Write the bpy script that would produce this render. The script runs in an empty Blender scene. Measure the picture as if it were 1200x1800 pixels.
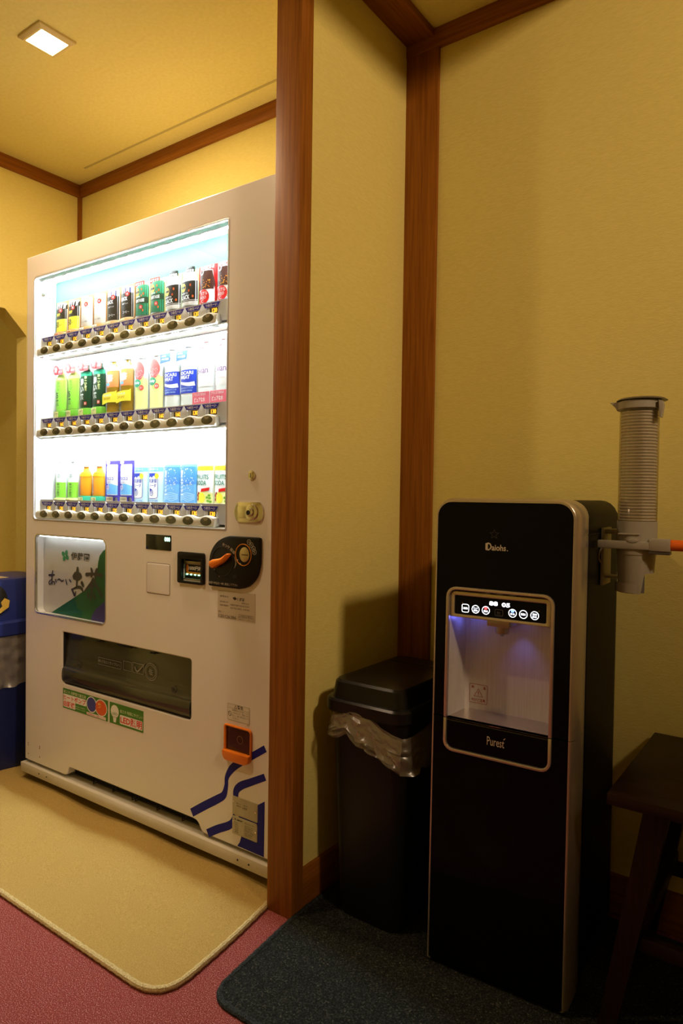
import bpy, bmesh, math, random
from mathutils import Vector, Matrix
random.seed(4)
S = bpy.context.scene
COL = S.collection
PI = math.pi

# ------------------------------------------------------------------ camera
CAMH = 1.0165
yaw, pitch, roll = -0.626716277, 0.0226414358, 0.0140819542
cy, sy = math.cos(yaw), math.sin(yaw)
fw = Vector((sy*math.cos(pitch), cy*math.cos(pitch), -math.sin(pitch)))
rt = Vector((cy, -sy, 0)); up = rt.cross(fw)
r2 = rt*math.cos(roll) + up*math.sin(roll)
u2 = -rt*math.sin(roll) + up*math.cos(roll)
cam_d = bpy.data.cameras.new('camera'); cam = bpy.data.objects.new('camera', cam_d); COL.objects.link(cam)
cam.matrix_world = Matrix(((r2.x, u2.x, -fw.x, 0), (r2.y, u2.y, -fw.y, 0), (r2.z, u2.z, -fw.z, CAMH), (0, 0, 0, 1)))
cam_d.sensor_fit = 'VERTICAL'; cam_d.sensor_height = 36.0; cam_d.lens = 1197.04/1800*36.0
cam_d.clip_start = 0.02
S.camera = cam

# ------------------------------------------------------------------ world, exposure, lamps
w = bpy.data.worlds.new('world'); S.world = w; w.use_nodes = True
w.node_tree.nodes['Background'].inputs[0].default_value = (0.9, 0.6, 0.3, 1)
w.node_tree.nodes['Background'].inputs[1].default_value = 0.0
vs = S.view_settings
vs.view_transform = 'Standard'; vs.look = 'None'; vs.exposure = 0.20; vs.gamma = 1.0; vs.use_curve_mapping = False
WARM = (1.0, 0.715, 0.46)
LED_WHITE = (0.86, 0.95, 1.0)
LAMP_ALCOVE = 10.0     # visible downlight in front of the vending machine
LAMP_NOOK = 165.0       # spotlight under the higher ceiling of the room on the right, out of frame
LAMP_HALL = 8.0       # downlight further along the corridor ceiling, out of frame
LAMP_PASSAGE = 1.6     # downlight in the passage behind the chamfered opening
LED_STRENGTH = 370.0    # lamp strips in the display case
CEIL = 2.345
WALLY = 1.744

def lamp(name, kind, loc, energy, color, size=0.08, rot=(0, 0, 0), spot=150, blend=0.1, parent=None):
    d = bpy.data.lights.new(name, kind); d.energy = energy; d.color = color
    if kind == 'AREA':
        d.shape = 'SQUARE'; d.size = size
    elif kind == 'SPOT':
        d.spot_size = math.radians(spot); d.spot_blend = blend; d.shadow_soft_size = size
    else:
        d.shadow_soft_size = size
    o = bpy.data.objects.new(name, d); COL.objects.link(o); o.location = loc; o.rotation_euler = rot
    o.parent = parent
    return o

# ------------------------------------------------------------------ materials
MATS = {}
def mat(name, color=(.8, .8, .8), rough=.5, metal=0.0, emit=None, estr=0.0, spec=.5, coat=0.0, alpha=1.0):
    if name in MATS: return MATS[name]
    m = bpy.data.materials.new(name); m.use_nodes = True
    b = m.node_tree.nodes['Principled BSDF']
    b.inputs['Base Color'].default_value = (*color, 1); b.inputs['Roughness'].default_value = rough
    b.inputs['Metallic'].default_value = metal; b.inputs['Specular IOR Level'].default_value = spec
    b.inputs['Coat Weight'].default_value = coat; b.inputs['Alpha'].default_value = alpha
    if emit:
        b.inputs['Emission Color'].default_value = (*emit, 1); b.inputs['Emission Strength'].default_value = estr
    MATS[name] = m
    return m

def nd(m, t, **kw):
    n = m.node_tree.nodes.new(t)
    for k, v in kw.items(): setattr(n, k, v)
    return n
def lk(m, a, b): m.node_tree.links.new(a, b)

def ramp(m, stops):
    r = nd(m, 'ShaderNodeValToRGB')
    while len(r.color_ramp.elements) < len(stops): r.color_ramp.elements.new(.5)
    for e, (p, c) in zip(r.color_ramp.elements, stops):
        e.position = p; e.color = (*c, 1)
    return r

def noisy(name, stops, scale=(1, 1, 1), nscale=5, detail=4, rough=.6, bump=0.0, bdist=.002, spec=.4, coat=0.0, bscale=None, distortion=0.0):
    """procedural noise material in object space"""
    if name in MATS: return MATS[name]
    m = mat(name, stops[0][1], rough, spec=spec, coat=coat)
    b = m.node_tree.nodes['Principled BSDF']
    tc = nd(m, 'ShaderNodeTexCoord'); mp = nd(m, 'ShaderNodeMapping'); mp.inputs['Scale'].default_value = scale
    lk(m, tc.outputs['Object'], mp.inputs['Vector'])
    n = nd(m, 'ShaderNodeTexNoise'); n.inputs['Scale'].default_value = nscale; n.inputs['Detail'].default_value = detail
    n.inputs['Distortion'].default_value = distortion
    lk(m, mp.outputs['Vector'], n.inputs['Vector'])
    r = ramp(m, stops); lk(m, n.outputs['Fac'], r.inputs['Fac']); lk(m, r.outputs['Color'], b.inputs['Base Color'])
    if bump:
        n2 = n
        if bscale:
            n2 = nd(m, 'ShaderNodeTexNoise'); n2.inputs['Scale'].default_value = bscale; n2.inputs['Detail'].default_value = 2
            lk(m, mp.outputs['Vector'], n2.inputs['Vector'])
        bp = nd(m, 'ShaderNodeBump'); bp.inputs['Strength'].default_value = bump; bp.inputs['Distance'].default_value = bdist
        lk(m, n2.outputs['Fac'], bp.inputs['Height']); lk(m, bp.outputs['Normal'], b.inputs['Normal'])
    return m

def wood(axis, name, dark=(.20, .064, .006), light=(.34, .122, .012), rough=.5):
    sc = {'x': (3, 90, 90), 'y': (90, 3, 90), 'z': (90, 90, 3)}[axis]
    return noisy(name, [(.3, dark), (.7, light)], scale=sc, nscale=1.6, detail=5, rough=rough, bump=.25, bdist=.001, spec=.22, distortion=.4)

WALLPAPER = noisy('wallpaper', [(.35, (.74, .63, .19)), (.65, (.79, .675, .215))], scale=(1, 1, 6), nscale=60, detail=5, rough=.85, bump=.35, bdist=.0012, bscale=110, spec=.2)
CEILPAPER = noisy('ceiling_paper', [(.35, (.78, .69, .26)), (.65, (.82, .73, .29))], nscale=90, detail=4, rough=.9, bump=.25, bdist=.001, spec=.15)
WOODX, WOODY, WOODZ = wood('x', 'wood_x'), wood('y', 'wood_y'), wood('z', 'wood_z')
DARKWOOD = wood('x', 'dark_stool_wood', (.010, .0035, .0015), (.020, .007, .003), .40)
DARKWOODZ = wood('z', 'dark_stool_wood_z', (.010, .003, .0012), (.020, .006, .0025), .45)
RED = noisy('red_carpet', [(.30, (.11, .024, .020)), (.43, (.22, .040, .036)), (.57, (.32, .075, .068)), (.66, (.64, .36, .32))], nscale=480, detail=3, rough=.95, bump=.8, bdist=.003, spec=.1)
BEIGE = noisy('beige_mat', [(.30, (.34, .225, .06)), (.7, (.57, .395, .125))], nscale=520, detail=6, rough=.95, bump=.8, bdist=.003, spec=.1)
BEIGE_EDGE = noisy('beige_binding', [(.35, (.45, .35, .15)), (.65, (.70, .58, .30))], nscale=320, detail=3, rough=.9, bump=.9, bdist=.003, spec=.1)
GREY = noisy('charcoal_mat', [(.40, (.010, .012, .011)), (.55, (.024, .028, .026)), (.66, (.05, .054, .044)), (.74, (.17, .17, .12))], nscale=300, detail=3, rough=.95, bump=1.0, bdist=.004, spec=.1)
GREY_EDGE = noisy('charcoal_binding', [(.35, (.012, .016, .017)), (.65, (.05, .06, .06))], nscale=350, detail=3, rough=.9, bump=1.0, bdist=.003, spec=.1)
VWHITE = mat('machine_white', (.78, .75, .73), .22, coat=.25)
VCREAM = noisy('machine_skirt_cream', [(.4, (.64, .60, .50)), (.6, (.68, .64, .54))], nscale=6, rough=.4, spec=.4)
BLACK = mat('black_plastic', (.006, .006, .006), .38, spec=.25)
DARK = mat('dark_recess', (.006, .006, .006), .7)
PRINTBLK = mat('print_black', (.012, .010, .008), .6)
PRINTWHT = mat('print_white', (.82, .82, .80), .6)
BLUEPRINT = mat('navy_stripe', (.012, .014, .24), .4, spec=.15)
ORANGE = mat('orange_plastic', (.80, .20, .01), .35)
CHROME = mat('chrome', (.72, .70, .66), .14, 1.0)
CHAMP = mat('champagne_metal', (.60, .53, .43), .30, .82)
STEEL = noisy('brushed_steel', [(.35, (.60, .56, .48)), (.65, (.66, .62, .54))], scale=(40, 1, 1), nscale=8, rough=.42, spec=.5)
STEEL.node_tree.nodes['Principled BSDF'].inputs['Metallic'].default_value = .25
PIANO = mat('gloss_black', (.003, .003, .0032), .14, spec=.10)
MATTEBLK = mat('satin_black', (.003, .0028, .0026), .42, spec=.05)
CUPGREY = mat('dispenser_grey', (.34, .31, .24), .45)
WHITEIN = mat('display_white', (.85, .87, .88), .5)
LEDM = mat('led_lamp', (1, 1, 1), .5, emit=LED_WHITE, estr=LED_STRENGTH)

def glassy(name, tint=(1, 1, 1), refl=.08, rough=.02, opac=0.0, body=(.05, .05, .05), frs=.35):
    """pane: transparent + a little gloss (+ some body colour)"""
    if name in MATS: return MATS[name]
    m = bpy.data.materials.new(name); m.use_nodes = True
    nt = m.node_tree; nt.nodes.clear()
    out = nd(m, 'ShaderNodeOutputMaterial'); tr = nd(m, 'ShaderNodeBsdfTransparent'); tr.inputs[0].default_value = (*tint, 1)
    gl = nd(m, 'ShaderNodeBsdfGlossy'); gl.inputs['Roughness'].default_value = rough
    lw = nd(m, 'ShaderNodeLayerWeight'); lw.inputs['Blend'].default_value = .25
    ml = nd(m, 'ShaderNodeMath', operation='MULTIPLY_ADD'); ml.inputs[1].default_value = .35; ml.inputs[2].default_value = refl*.4
    ml.inputs[1].default_value = frs
    lk(m, lw.outputs['Fresnel'], ml.inputs[0])
    df = nd(m, 'ShaderNodeBsdfDiffuse'); df.inputs[0].default_value = (*body, 1)
    m1 = nd(m, 'ShaderNodeMixShader'); m1.inputs[0].default_value = opac
    lk(m, tr.outputs[0], m1.inputs[1]); lk(m, df.outputs[0], m1.inputs[2])
    m2 = nd(m, 'ShaderNodeMixShader'); lk(m, ml.outputs[0], m2.inputs[0])
    lk(m, m1.outputs[0], m2.inputs[1]); lk(m, gl.outputs[0], m2.inputs[2]); lk(m, m2.outputs[0], out.inputs[0])
    MATS[name] = m
    return m
GLASS = glassy('window_pane', (.97, .99, .98), .02, frs=.05)
SMOKE = glassy('smoked_flap', (.50, .52, .42), .15, .10, .22, (.13, .125, .09), frs=.22)
FILM = glassy('clear_film', (.92, .90, .84), .25, .30, .24, (.62, .56, .42), frs=.16)
FILMDARK = glassy('clear_film_thin', (.94, .92, .87), .25, .28, .17, (.55, .48, .34), frs=.16)
TUBECLR = glassy('tube_clear', (.86, .82, .72), .25, .08, .12, (.30, .27, .20))

# ------------------------------------------------------------------ geometry helpers; geo = (verts, faces)
def J(*gs):
    V, F = [], []
    for v, f in gs:
        n = len(V); V += list(v); F += [tuple(i+n for i in q) for q in f]
    return V, F
def from_bm(bm):
    bm.verts.index_update()
    g = ([tuple(v.co) for v in bm.verts], [tuple(v.index for v in f.verts) for f in bm.faces])
    bm.free(); return g
def box(x0, x1, y0, y1, z0, z1, bev=0, seg=2):
    bm = bmesh.new()
    vs_ = [bm.verts.new((x, y, z)) for x in (x0, x1) for y in (y0, y1) for z in (z0, z1)]
    for q in ((0, 1, 3, 2), (4, 6, 7, 5), (0, 4, 5, 1), (2, 3, 7, 6), (0, 2, 6, 4), (1, 5, 7, 3)):
        bm.faces.new([vs_[i] for i in q])
    bmesh.ops.recalc_face_normals(bm, faces=bm.faces[:])
    if bev: bmesh.ops.bevel(bm, geom=bm.edges[:], offset=bev, segments=seg, affect='EDGES', profile=.5)
    return from_bm(bm)
def rrect(x0, x1, z0, z1, r=0, n=5):
    if not isinstance(r, (tuple, list)): r = (r,)*4      # TL TR BR BL
    P = []
    for (cx, cz, a0, rr, sx, sz) in ((x0, z1, PI, r[0], 1, -1), (x1, z1, PI/2, r[1], -1, -1), (x1, z0, 0, r[2], -1, 1), (x0, z0, -PI/2, r[3], 1, 1)):
        if rr <= 0: P.append((cx, cz)); continue
        for k in range(n+1):
            a = a0 - PI/2*k/n
            P.append((cx+sx*rr+rr*math.cos(a), cz+sz*rr+rr*math.sin(a)))
    return P
def ell(cx, cz, a, b=None, n=24):
    b = a if b is None else b
    return [(cx+a*math.cos(2*PI*k/n), cz+b*math.sin(2*PI*k/n)) for k in range(n)]
def _curve(outs, ext, bev, off):
    c = bpy.data.curves.new('tmp', 'CURVE'); c.dimensions = '2D'; c.fill_mode = 'BOTH'
    c.extrude = ext; c.bevel_depth = bev; c.offset = off; c.bevel_resolution = 1; c.resolution_u = 1
    for P in outs:
        s = c.splines.new('POLY'); s.points.add(len(P)-1); s.use_cyclic_u = True
        for p, q in zip(s.points, P): p.co = (q[0], q[1], 0, 1)
    o = bpy.data.objects.new('tmp', c); me = bpy.data.meshes.new_from_object(o)
    g = ([tuple(v.co) for v in me.vertices], [tuple(p.vertices) for p in me.polygons])
    bpy.data.objects.remove(o); bpy.data.curves.remove(c); bpy.data.meshes.remove(me)
    return g
def plate(outs, y0, y1, bev=0):
    """closed 2D outlines in (x,z) (holes allowed), extruded from y0 (front) to y1"""
    h = (y1-y0)/2; bev = min(bev, h*.95)
    V, F = _curve(outs, h-bev, bev, -bev)
    ym = (y0+y1)/2
    return [(x, ym-z, y) for x, y, z in V], F
def flat(outs, y):
    V, F = _curve(outs, 0, 0, 0)
    return [(x, y, yy) for x, yy, z in V], F
_tc = {}
def text(s, x0, x1, z0, z1, y=0, bold=0.0, keep=False):
    """lettering stretched into the box x0..x1, z0..z1 on the plane y"""
    key = (s, bold)
    if key not in _tc:
        c = bpy.data.curves.new('tmp', 'FONT'); c.body = s; c.size = 1; c.resolution_u = 2; c.offset = bold
        o = bpy.data.objects.new('tmp', c); me = bpy.data.meshes.new_from_object(o)
        _tc[key] = ([tuple(v.co) for v in me.vertices], [tuple(p.vertices) for p in me.polygons])
        bpy.data.objects.remove(o); bpy.data.curves.remove(c); bpy.data.meshes.remove(me)
    V, F = _tc[key]
    if not V: return [], []
    a0, a1 = min(v[0] for v in V), max(v[0] for v in V); b0, b1 = min(v[1] for v in V), max(v[1] for v in V)
    kx = (x1-x0)/max(a1-a0, 1e-6); kz = (z1-z0)/max(b1-b0, 1e-6)
    if keep:
        k = min(kx, kz); ox = (x0+x1)/2-(a1-a0)*k/2; oz = (z0+z1)/2-(b1-b0)*k/2
        return [(ox+(v[0]-a0)*k, y, oz+(v[1]-b0)*k) for v in V], F
    return [(x0+(v[0]-a0)*kx, y, z0+(v[1]-b0)*kz) for v in V], F
def vtext(s, x0, x1, z0, z1, y=0, bold=0.0):
    n = len(s); h = (z1-z0)/n
    return J(*[text(ch, x0, x1, z1-h*(i+1)+h*.08, z1-h*i-h*.04, y, bold, keep=ch in 'ーい〜・') for i, ch in enumerate(s)])
def smoothp(P, n=6):
    out = []
    for i in range(len(P)-1):
        p0, p1, p2, p3 = P[max(i-1, 0)], P[i], P[i+1], P[min(i+2, len(P)-1)]
        for k in range(n):
            t = k/n
            out.append(tuple(.5*(2*b+(c-a)*t+(2*a-5*b+4*c-d)*t*t+(3*b-a-3*c+d)*t**3) for a, b, c, d in zip(p0, p1, p2, p3)))
    out.append(tuple(P[-1])); return out
def ribbon(P, wd, y, n=6, round_ends=True):
    """brush stroke / stripe: P 2D points, wd width or list of widths"""
    if not isinstance(wd, (list, tuple)): wd = [wd]*len(P)
    Q = smoothp([(p[0], p[1], q) for p, q in zip(P, wd)], n)
    V, F = [], []
    for i, q in enumerate(Q):
        a, b = Q[max(i-1, 0)], Q[min(i+1, len(Q)-1)]
        dx, dz = b[0]-a[0], b[1]-a[1]; L = math.hypot(dx, dz) or 1
        nx, nz = -dz/L*q[2]/2, dx/L*q[2]/2
        V += [(q[0]+nx, y, q[1]+nz), (q[0]-nx, y, q[1]-nz)]
    for i in range(len(Q)-1): F.append((2*i, 2*i+1, 2*i+3, 2*i+2))
    g = (V, F)
    if round_ends:
        g = J(g, *[flat([ell(q[0], q[1], q[2]/2, n=10)], y-.00005) for q in (Q[0], Q[-1])])
    return g
def tube(P, r, n=8, closed=False):
    V, F = [], []
    P = [Vector(p) for p in P]; N = len(P)
    rr = r if isinstance(r, (list, tuple)) else [r]*N
    prev = None
    for i in range(N):
        a = P[(i-1) % N] if closed else P[max(i-1, 0)]; b = P[(i+1) % N] if closed else P[min(i+1, N-1)]
        t = (b-a).normalized()
        if prev is None:
            prev = t.cross(Vector((0, 0, 1)))
            if prev.length < 1e-3: prev = t.cross(Vector((1, 0, 0)))
        u = (prev - t*prev.dot(t)).normalized(); v = t.cross(u); prev = u
        for k in range(n):
            an = 2*PI*k/n; V.append(tuple(P[i]+(u*math.cos(an)+v*math.sin(an))*rr[i]))
    for i in range(N if closed else N-1):
        for k in range(n):
            j = (i+1) % N
            F.append((i*n+k, i*n+(k+1) % n, j*n+(k+1) % n, j*n+k))
    if not closed: F += [tuple(range(n-1, -1, -1)), tuple((N-1)*n+k for k in range(n))]
    return V, F
def lathe(P, cx=0, cy_=0, n=24, axis='z', cap=True):
    V, F = [], []
    for (r, z) in P:
        for k in range(n):
            a = 2*PI*k/n; V.append((cx+r*math.cos(a), cy_+r*math.sin(a), z))
    for i in range(len(P)-1):
        for k in range(n): F.append((i*n+k, i*n+(k+1) % n, (i+1)*n+(k+1) % n, (i+1)*n+k))
    if cap: F += [tuple(range(n-1, -1, -1)), tuple((len(P)-1)*n+k for k in range(n))]
    return V, F
def discy(cx, cz, r, y0, y1, b=None, bev=0.0, n=28):
    return plate([ell(cx, cz, r, b, n)], y0, y1, bev)
def loft(rings, cap=True):
    V, F = [], []; n = len(rings[0])
    for R in rings: V += [tuple(p) for p in R]
    for i in range(len(rings)-1):
        for k in range(n): F.append((i*n+k, i*n+(k+1) % n, (i+1)*n+(k+1) % n, (i+1)*n+k))
    if cap: F += [tuple(range(n-1, -1, -1)), tuple((len(rings)-1)*n+k for k in range(n))]
    return V, F
def ring_xy(x0, x1, y0, y1, r, z, n=5):
    return [(a, b, z) for a, b in reversed(rrect(x0, x1, y0, y1, r, n))]
def grid(fn, nu, nv):
    V = [fn(i/nu, j/nv) for j in range(nv+1) for i in range(nu+1)]
    F = [(j*(nu+1)+i, j*(nu+1)+i+1, (j+1)*(nu+1)+i+1, (j+1)*(nu+1)+i) for j in range(nv) for i in range(nu)]
    return V, F
def T(g, dx=0, dy=0, dz=0): return [(x+dx, y+dy, z+dz) for x, y, z in g[0]], g[1]
def M(g, mtx): return [tuple(mtx @ Vector(v)) for v in g[0]], g[1]

# ------------------------------------------------------------------ object helpers
def obj(name, g, m, parent=None, label=None, smooth=True, loc=None, angle=35):
    me = bpy.data.meshes.new(name); me.from_pydata(g[0], [], g[1]); me.validate()
    bm = bmesh.new(); bm.from_mesh(me); bmesh.ops.remove_doubles(bm, verts=bm.verts[:], dist=1e-6)
    bmesh.ops.recalc_face_normals(bm, faces=bm.faces[:]); bm.to_mesh(me); bm.free()
    if smooth:
        for p in me.polygons: p.use_smooth = True
        me.set_sharp_from_angle(angle=math.radians(angle))
    me.materials.append(m)
    o = bpy.data.objects.new(name, me); COL.objects.link(o); o.parent = parent
    if loc: o.location = loc
    if label: o['label'] = label
    return o
def objs(name, gs, m, parent, **kw): return [obj(name, g, m, parent, **kw) for g in gs]
def tag(o, label, cat, group=None, kind=None):
    o['label'] = label; o['category'] = cat
    if group: o['group'] = group
    if kind: o['kind'] = kind
    return o
def empty(name, loc, rz, label, cat, group=None):
    o = bpy.data.objects.new(name, None); COL.objects.link(o); o.location = loc; o.rotation_euler = (0, 0, rz)
    o.empty_display_size = .05
    return tag(o, label, cat, group)
def dup(root, loc, label, rz=None):
    r = root.copy(); COL.objects.link(r); r.location = loc; r['label'] = label
    if rz is not None: r.rotation_euler = (0, 0, rz)
    for ch in list(root.children):
        c = ch.copy(); COL.objects.link(c); c.parent = r
        for g in list(ch.children):
            d = g.copy(); COL.objects.link(d); d.parent = c
    return r
def copyto(o, parent, loc):
    c = o.copy(); COL.objects.link(c); c.parent = parent; c.location = loc; return c
def struct(name, g, m, label, cat, smooth=False):
    return tag(obj(name, g, m, None, smooth=smooth), label, cat, kind='structure')

# ================================================================== ROOM SHELL
XL, XP, XR, YF = -2.686, -1.042, 2.60, -1.60
XE, CEIL2 = -.26, 2.80      # the ceiling steps up to the right of XE
struct('floor', box(-3.7, XR+.1, YF-.1, WALLY+.1, -.08, 0), RED, 'red flecked carpet floor running under both mats', 'floor')
ceil = struct('ceiling', J(box(-3.7, XE, YF-.1, WALLY+.1, CEIL, CEIL2+.08), box(XE, XR+.1, YF-.1, WALLY+.1, CEIL2, CEIL2+.08)), CEILPAPER, 'cream papered ceiling above the vending machine and nook', 'ceiling')
obj('ceiling_seam', box(-2.52, -1.11, 1.650, 1.659, CEIL-.0012, CEIL+.001, .0008), mat('seam_shade', (.50, .43, .17), .9), ceil)
struct('wall_back', box(-3.7, XR+.1, WALLY, WALLY+.1, 0, CEIL2), WALLPAPER, 'yellow textured wallpaper wall behind the machine, bin and dispenser', 'wall')
struct('wall_right', box(XR, XR+.1, YF, WALLY, 0, CEIL2), WALLPAPER, 'yellow papered wall closing the nook on the right', 'wall')
struct('wall_front', box(-3.7, XR, YF-.1, YF, 0, CEIL2), WALLPAPER, 'yellow papered wall behind the viewer', 'wall')
# left wall with a chamfered opening
y_open0 = .45
g = plate([[(YF, 0), (YF, CEIL), (WALLY, CEIL), (WALLY, 0), (1.503, 0), (1.503, 1.652), (1.414, 1.745), (y_open0+.09, 1.745), (y_open0, 1.652), (y_open0, 0)]], 0, .075)
g = ([(XL-b, a, c) for a, b, c in g[0]], g[1])
struct('wall_left', g, WALLPAPER, 'yellow wall with a chamfered opening left of the vending machine', 'wall')
struct('wall_passage', box(-3.7, -3.6, YF, WALLY, 0, CEIL), WALLPAPER, 'dim yellow wall seen through the chamfered opening', 'wall')
struct('wall_middle', box(-1.100, XP, 1.24, WALLY, 0, CEIL), WALLPAPER, 'short yellow partition wall between the machine and the nook', 'wall')
# posts and cornices
struct('trim_1', box(-1.107, -1.029, 1.2385, 1.282, 0, CEIL, .0015), WOODZ, 'brown wooden post at the front end of the partition wall', 'post', True)
struct('trim_2', box(XP-.004, -.9385, WALLY-.012, WALLY+.01, 0, CEIL-.02, .001), WOODZ, 'brown wooden corner post behind the black bin', 'post', True)
struct('trim_3', box(XP, -.952, 1.283, WALLY-.013, 2.325, CEIL+.004, .001), WOODY, 'brown wooden beam along the top of the partition wall', 'beam', True)
struct('trim_4', box(XP, XE, WALLY-.016, WALLY+.01, 2.293, CEIL+.004, .001), WOODX, 'brown wooden cornice above the dispenser wall', 'cornice', True)
struct('trim_5', box(XL, -1.101, WALLY-.012, WALLY+.01, 2.293, CEIL+.004, .001), WOODX, 'brown wooden cornice behind the vending machine', 'cornice', True)
struct('trim_6', box(XL-.01, XL+.012, YF, WALLY-.012, 2.293, CEIL+.004, .001), WOODY, 'brown wooden cornice along the left wall', 'cornice', True)
struct('trim_7', box(XL-.004, XL+.014, WALLY-.014, WALLY+.01, 0, 2.295, .001), WOODZ, 'thin brown wooden strip in the far left corner', 'post', True)
struct('baseboard_middle', box(XP-.01, -1.034, 1.283, WALLY-.013, 0, .102, .001), WOODY, 'brown baseboard along the partition wall', 'baseboard', True)
struct('baseboard_back', box(-.938, XR, WALLY-.010, WALLY+.01, 0, .100, .001), WOODX, 'brown baseboard behind the dispenser and stool', 'baseboard', True)

# ================================================================== CEILING LIGHTS
LAMPGLOW = mat('lamp_diffuser', (1, .9, .7), .5, emit=(1.0, .80, .45), estr=40.0)
LAMPFRAME = mat('lamp_frame', (.72, .60, .28), .5)
def ceiling_light(x, y, label, energy, kind, spot=150):
    z = CEIL if x < XE else CEIL2
    t = empty('ceiling_light', (x, y, z), 0, label, 'ceiling light', 'square ceiling lights')
    a, b, c = .0575, .048, .042
    def sq(s, zz): return [(-s, -s, zz), (s, -s, zz), (s, s, zz), (-s, s, zz)]
    obj('frame', loft([sq(a, 0), sq(a, -.006), sq(b, -.012), sq(c, -.012), sq(c, -.007)], cap=False), LAMPFRAME, t, smooth=False)
    obj('diffuser', J(loft([sq(c-.0005, -.006), sq(c-.0005, -.0095), sq(c-.004, -.0115)])), LAMPGLOW, t, smooth=False)
    if kind == 'AREA': lamp('ceiling_lamp', 'AREA', (0, 0, -.0135), energy, WARM, .08, parent=t)
    else:   # adjustable spotlight turned towards the nook walls
        dv = Vector((-.90, 1.50, 1.78)) - Vector((x, y, z-.085))
        lamp('ceiling_lamp', 'SPOT', (0, 0, -.085), energy, WARM, .14, rot=dv.to_track_quat('-Z', 'Y').to_euler(), spot=spot, blend=1.0, parent=t)
    return t
ceiling_light(-1.902, 1.124, 'small square ceiling light glowing above the front of the vending machine', LAMP_ALCOVE, 'AREA')
ceiling_light(1.60, .45, 'square ceiling light of the room on the right, out of frame', LAMP_NOOK, 'SPOT', 68)
ceiling_light(-1.75, .30, 'square ceiling light over the corridor near the viewer, out of frame', LAMP_HALL, 'AREA')

ceiling_light(-3.15, .70, 'square ceiling light in the passage behind the left wall opening, out of frame', LAMP_PASSAGE, 'AREA')

# ================================================================== FLOOR MATS
def floor_mat(name, outline, z, mt, edge, label, bump=None, n=60):
    root = empty(name, (0, 0, 0), 0, label, 'mat')
    outline = outline
    g = _curve([outline], 0, 0, 0)
    xs = [p[0] for p in outline]; ys = [p[1] for p in outline]
    # pile: subdivided top so that it can ripple
    bm = bmesh.new()
    me = bpy.data.meshes.new('tmp'); me.from_pydata([(a, b, z) for a, b, c in g[0]], [], g[1])
    bm.from_mesh(me); bpy.data.meshes.remove(me)
    x = min(xs)+.035
    while x < max(xs):
        bmesh.ops.bisect_plane(bm, geom=bm.verts[:]+bm.edges[:]+bm.faces[:], plane_co=(x, 0, 0), plane_no=(1, 0, 0)); x += .035
    y = min(ys)+.03
    while y < max(ys):
        bmesh.ops.bisect_plane(bm, geom=bm.verts[:]+bm.edges[:]+bm.faces[:], plane_co=(0, y, 0), plane_no=(0, 1, 0)); y += .03
    if bump:
        for v in bm.verts: v.co.z += bump(v.co.x, v.co.y)
    obj('pile', from_bm(bm), mt, root, angle=80)
    # binding: rounded edge with wrapped yarn
    P = []
    for i in range(len(outline)):
        a, b = outline[i], outline[(i+1) % len(outline)]
        L = math.hypot(b[0]-a[0], b[1]-a[1]); k = max(1, int(L/.012))
        for j in range(k): P.append((a[0]+(b[0]-a[0])*j/k, a[1]+(b[1]-a[1])*j/k, z-.0035))
    rr = [.0066+(.0008 if i % 2 else -.0003) for i in range(len(P))]
    obj('binding', tube(P, rr, 8, closed=True), edge, root, label='stitched bound edge')
    return root
def rpoly(P, R, n=8):
    """polygon with rounded corners, R per corner"""
    out = []
    N = len(P)
    for i in range(N):
        p, a, b = Vector(P[i]), Vector(P[i-1]), Vector(P[(i+1) % N]); r = R[i]
        if r == 0: out.append(tuple(p)); continue
        u, v = (a-p).normalized(), (b-p).normalized()
        s, e = p+u*r, p+v*r
        for k in range(n+1):
            t = k/n; out.append(tuple(s*(1-t)**2+p*2*t*(1-t)+e*t*t))
    return out
bm_out = rpoly([(-2.66, .878), (-1.066, .878), (-1.090, 1.13), (-1.113, 1.245), (-1.118, 1.50), (-2.66, 1.50)], [.05, .085, .12, .03, .05, .05])
def ripple(x, y):
    e = max(0, min(1, (y-.93)/.25))
    return e*(.0055*math.sin(7*x+2.5)*math.sin(14*y)+.0042*math.sin(15*x+11*y)) * max(0, min(1, (1.40-y)/.06)) * max(0, min(1, (-1.12-x)/.06))
floor_mat('floor_mat', bm_out, .010, BEIGE, BEIGE_EDGE, 'beige pile floor mat in front of the white vending machine', ripple)
dk_out = rpoly([(-.995, .947), (.55, .955), (.55, 1.70), (-1.026, 1.70), (-1.0265, 1.25)], [.055, .05, .05, .02, .05])
floor_mat('floor_mat', dk_out, .008, GREY, GREY_EDGE, 'charcoal flecked floor mat under the black bin and water dispenser')
bpy.context.view_layer.update()
# ================================================================== VENDING MACHINE  (local x = right, y = into machine, z = up)
VX, VY, VR = -2.29009, 1.28167, 0.0154113
VM = empty('vending_machine', (VX, VY, 0), VR, 'white drink vending machine with a brightly lit display window', 'vending machine')
VMAT = Matrix.Translation((VX, VY, 0)) @ Matrix.Rotation(VR, 4, 'Z')
W = 1.161
def bez(p0, p1, p2, p3, n=6):
    return [tuple((1-t)**3*a+3*(1-t)**2*t*b+3*(1-t)*t*t*c+t**3*d for a, b, c, d in zip(p0, p1, p2, p3)) for t in [k/n for k in range(n+1)]]
door_out = [(0, .0785), (0, 1.828), (W, 1.828), (W, .0785)] + bez((.898, .0785), (.878, .079), (.882, .108), (.856, .108)) + bez((.268, .110), (.250, .110), (.258, .079), (.238, .0785))
WIN = rrect(.0455, .9700, .9215, 1.7525, (.016, .004, .004, .016))
SGN = rrect(.0590, .4520, .6020, .8715, (.014, .022, .022, .018))
OUTL = rrect(.2215, .8400, .3815, .5545, (.004, .008, .012, .02))
BILL = rrect(.8000, .8840, .7760, .8460, .004)
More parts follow.
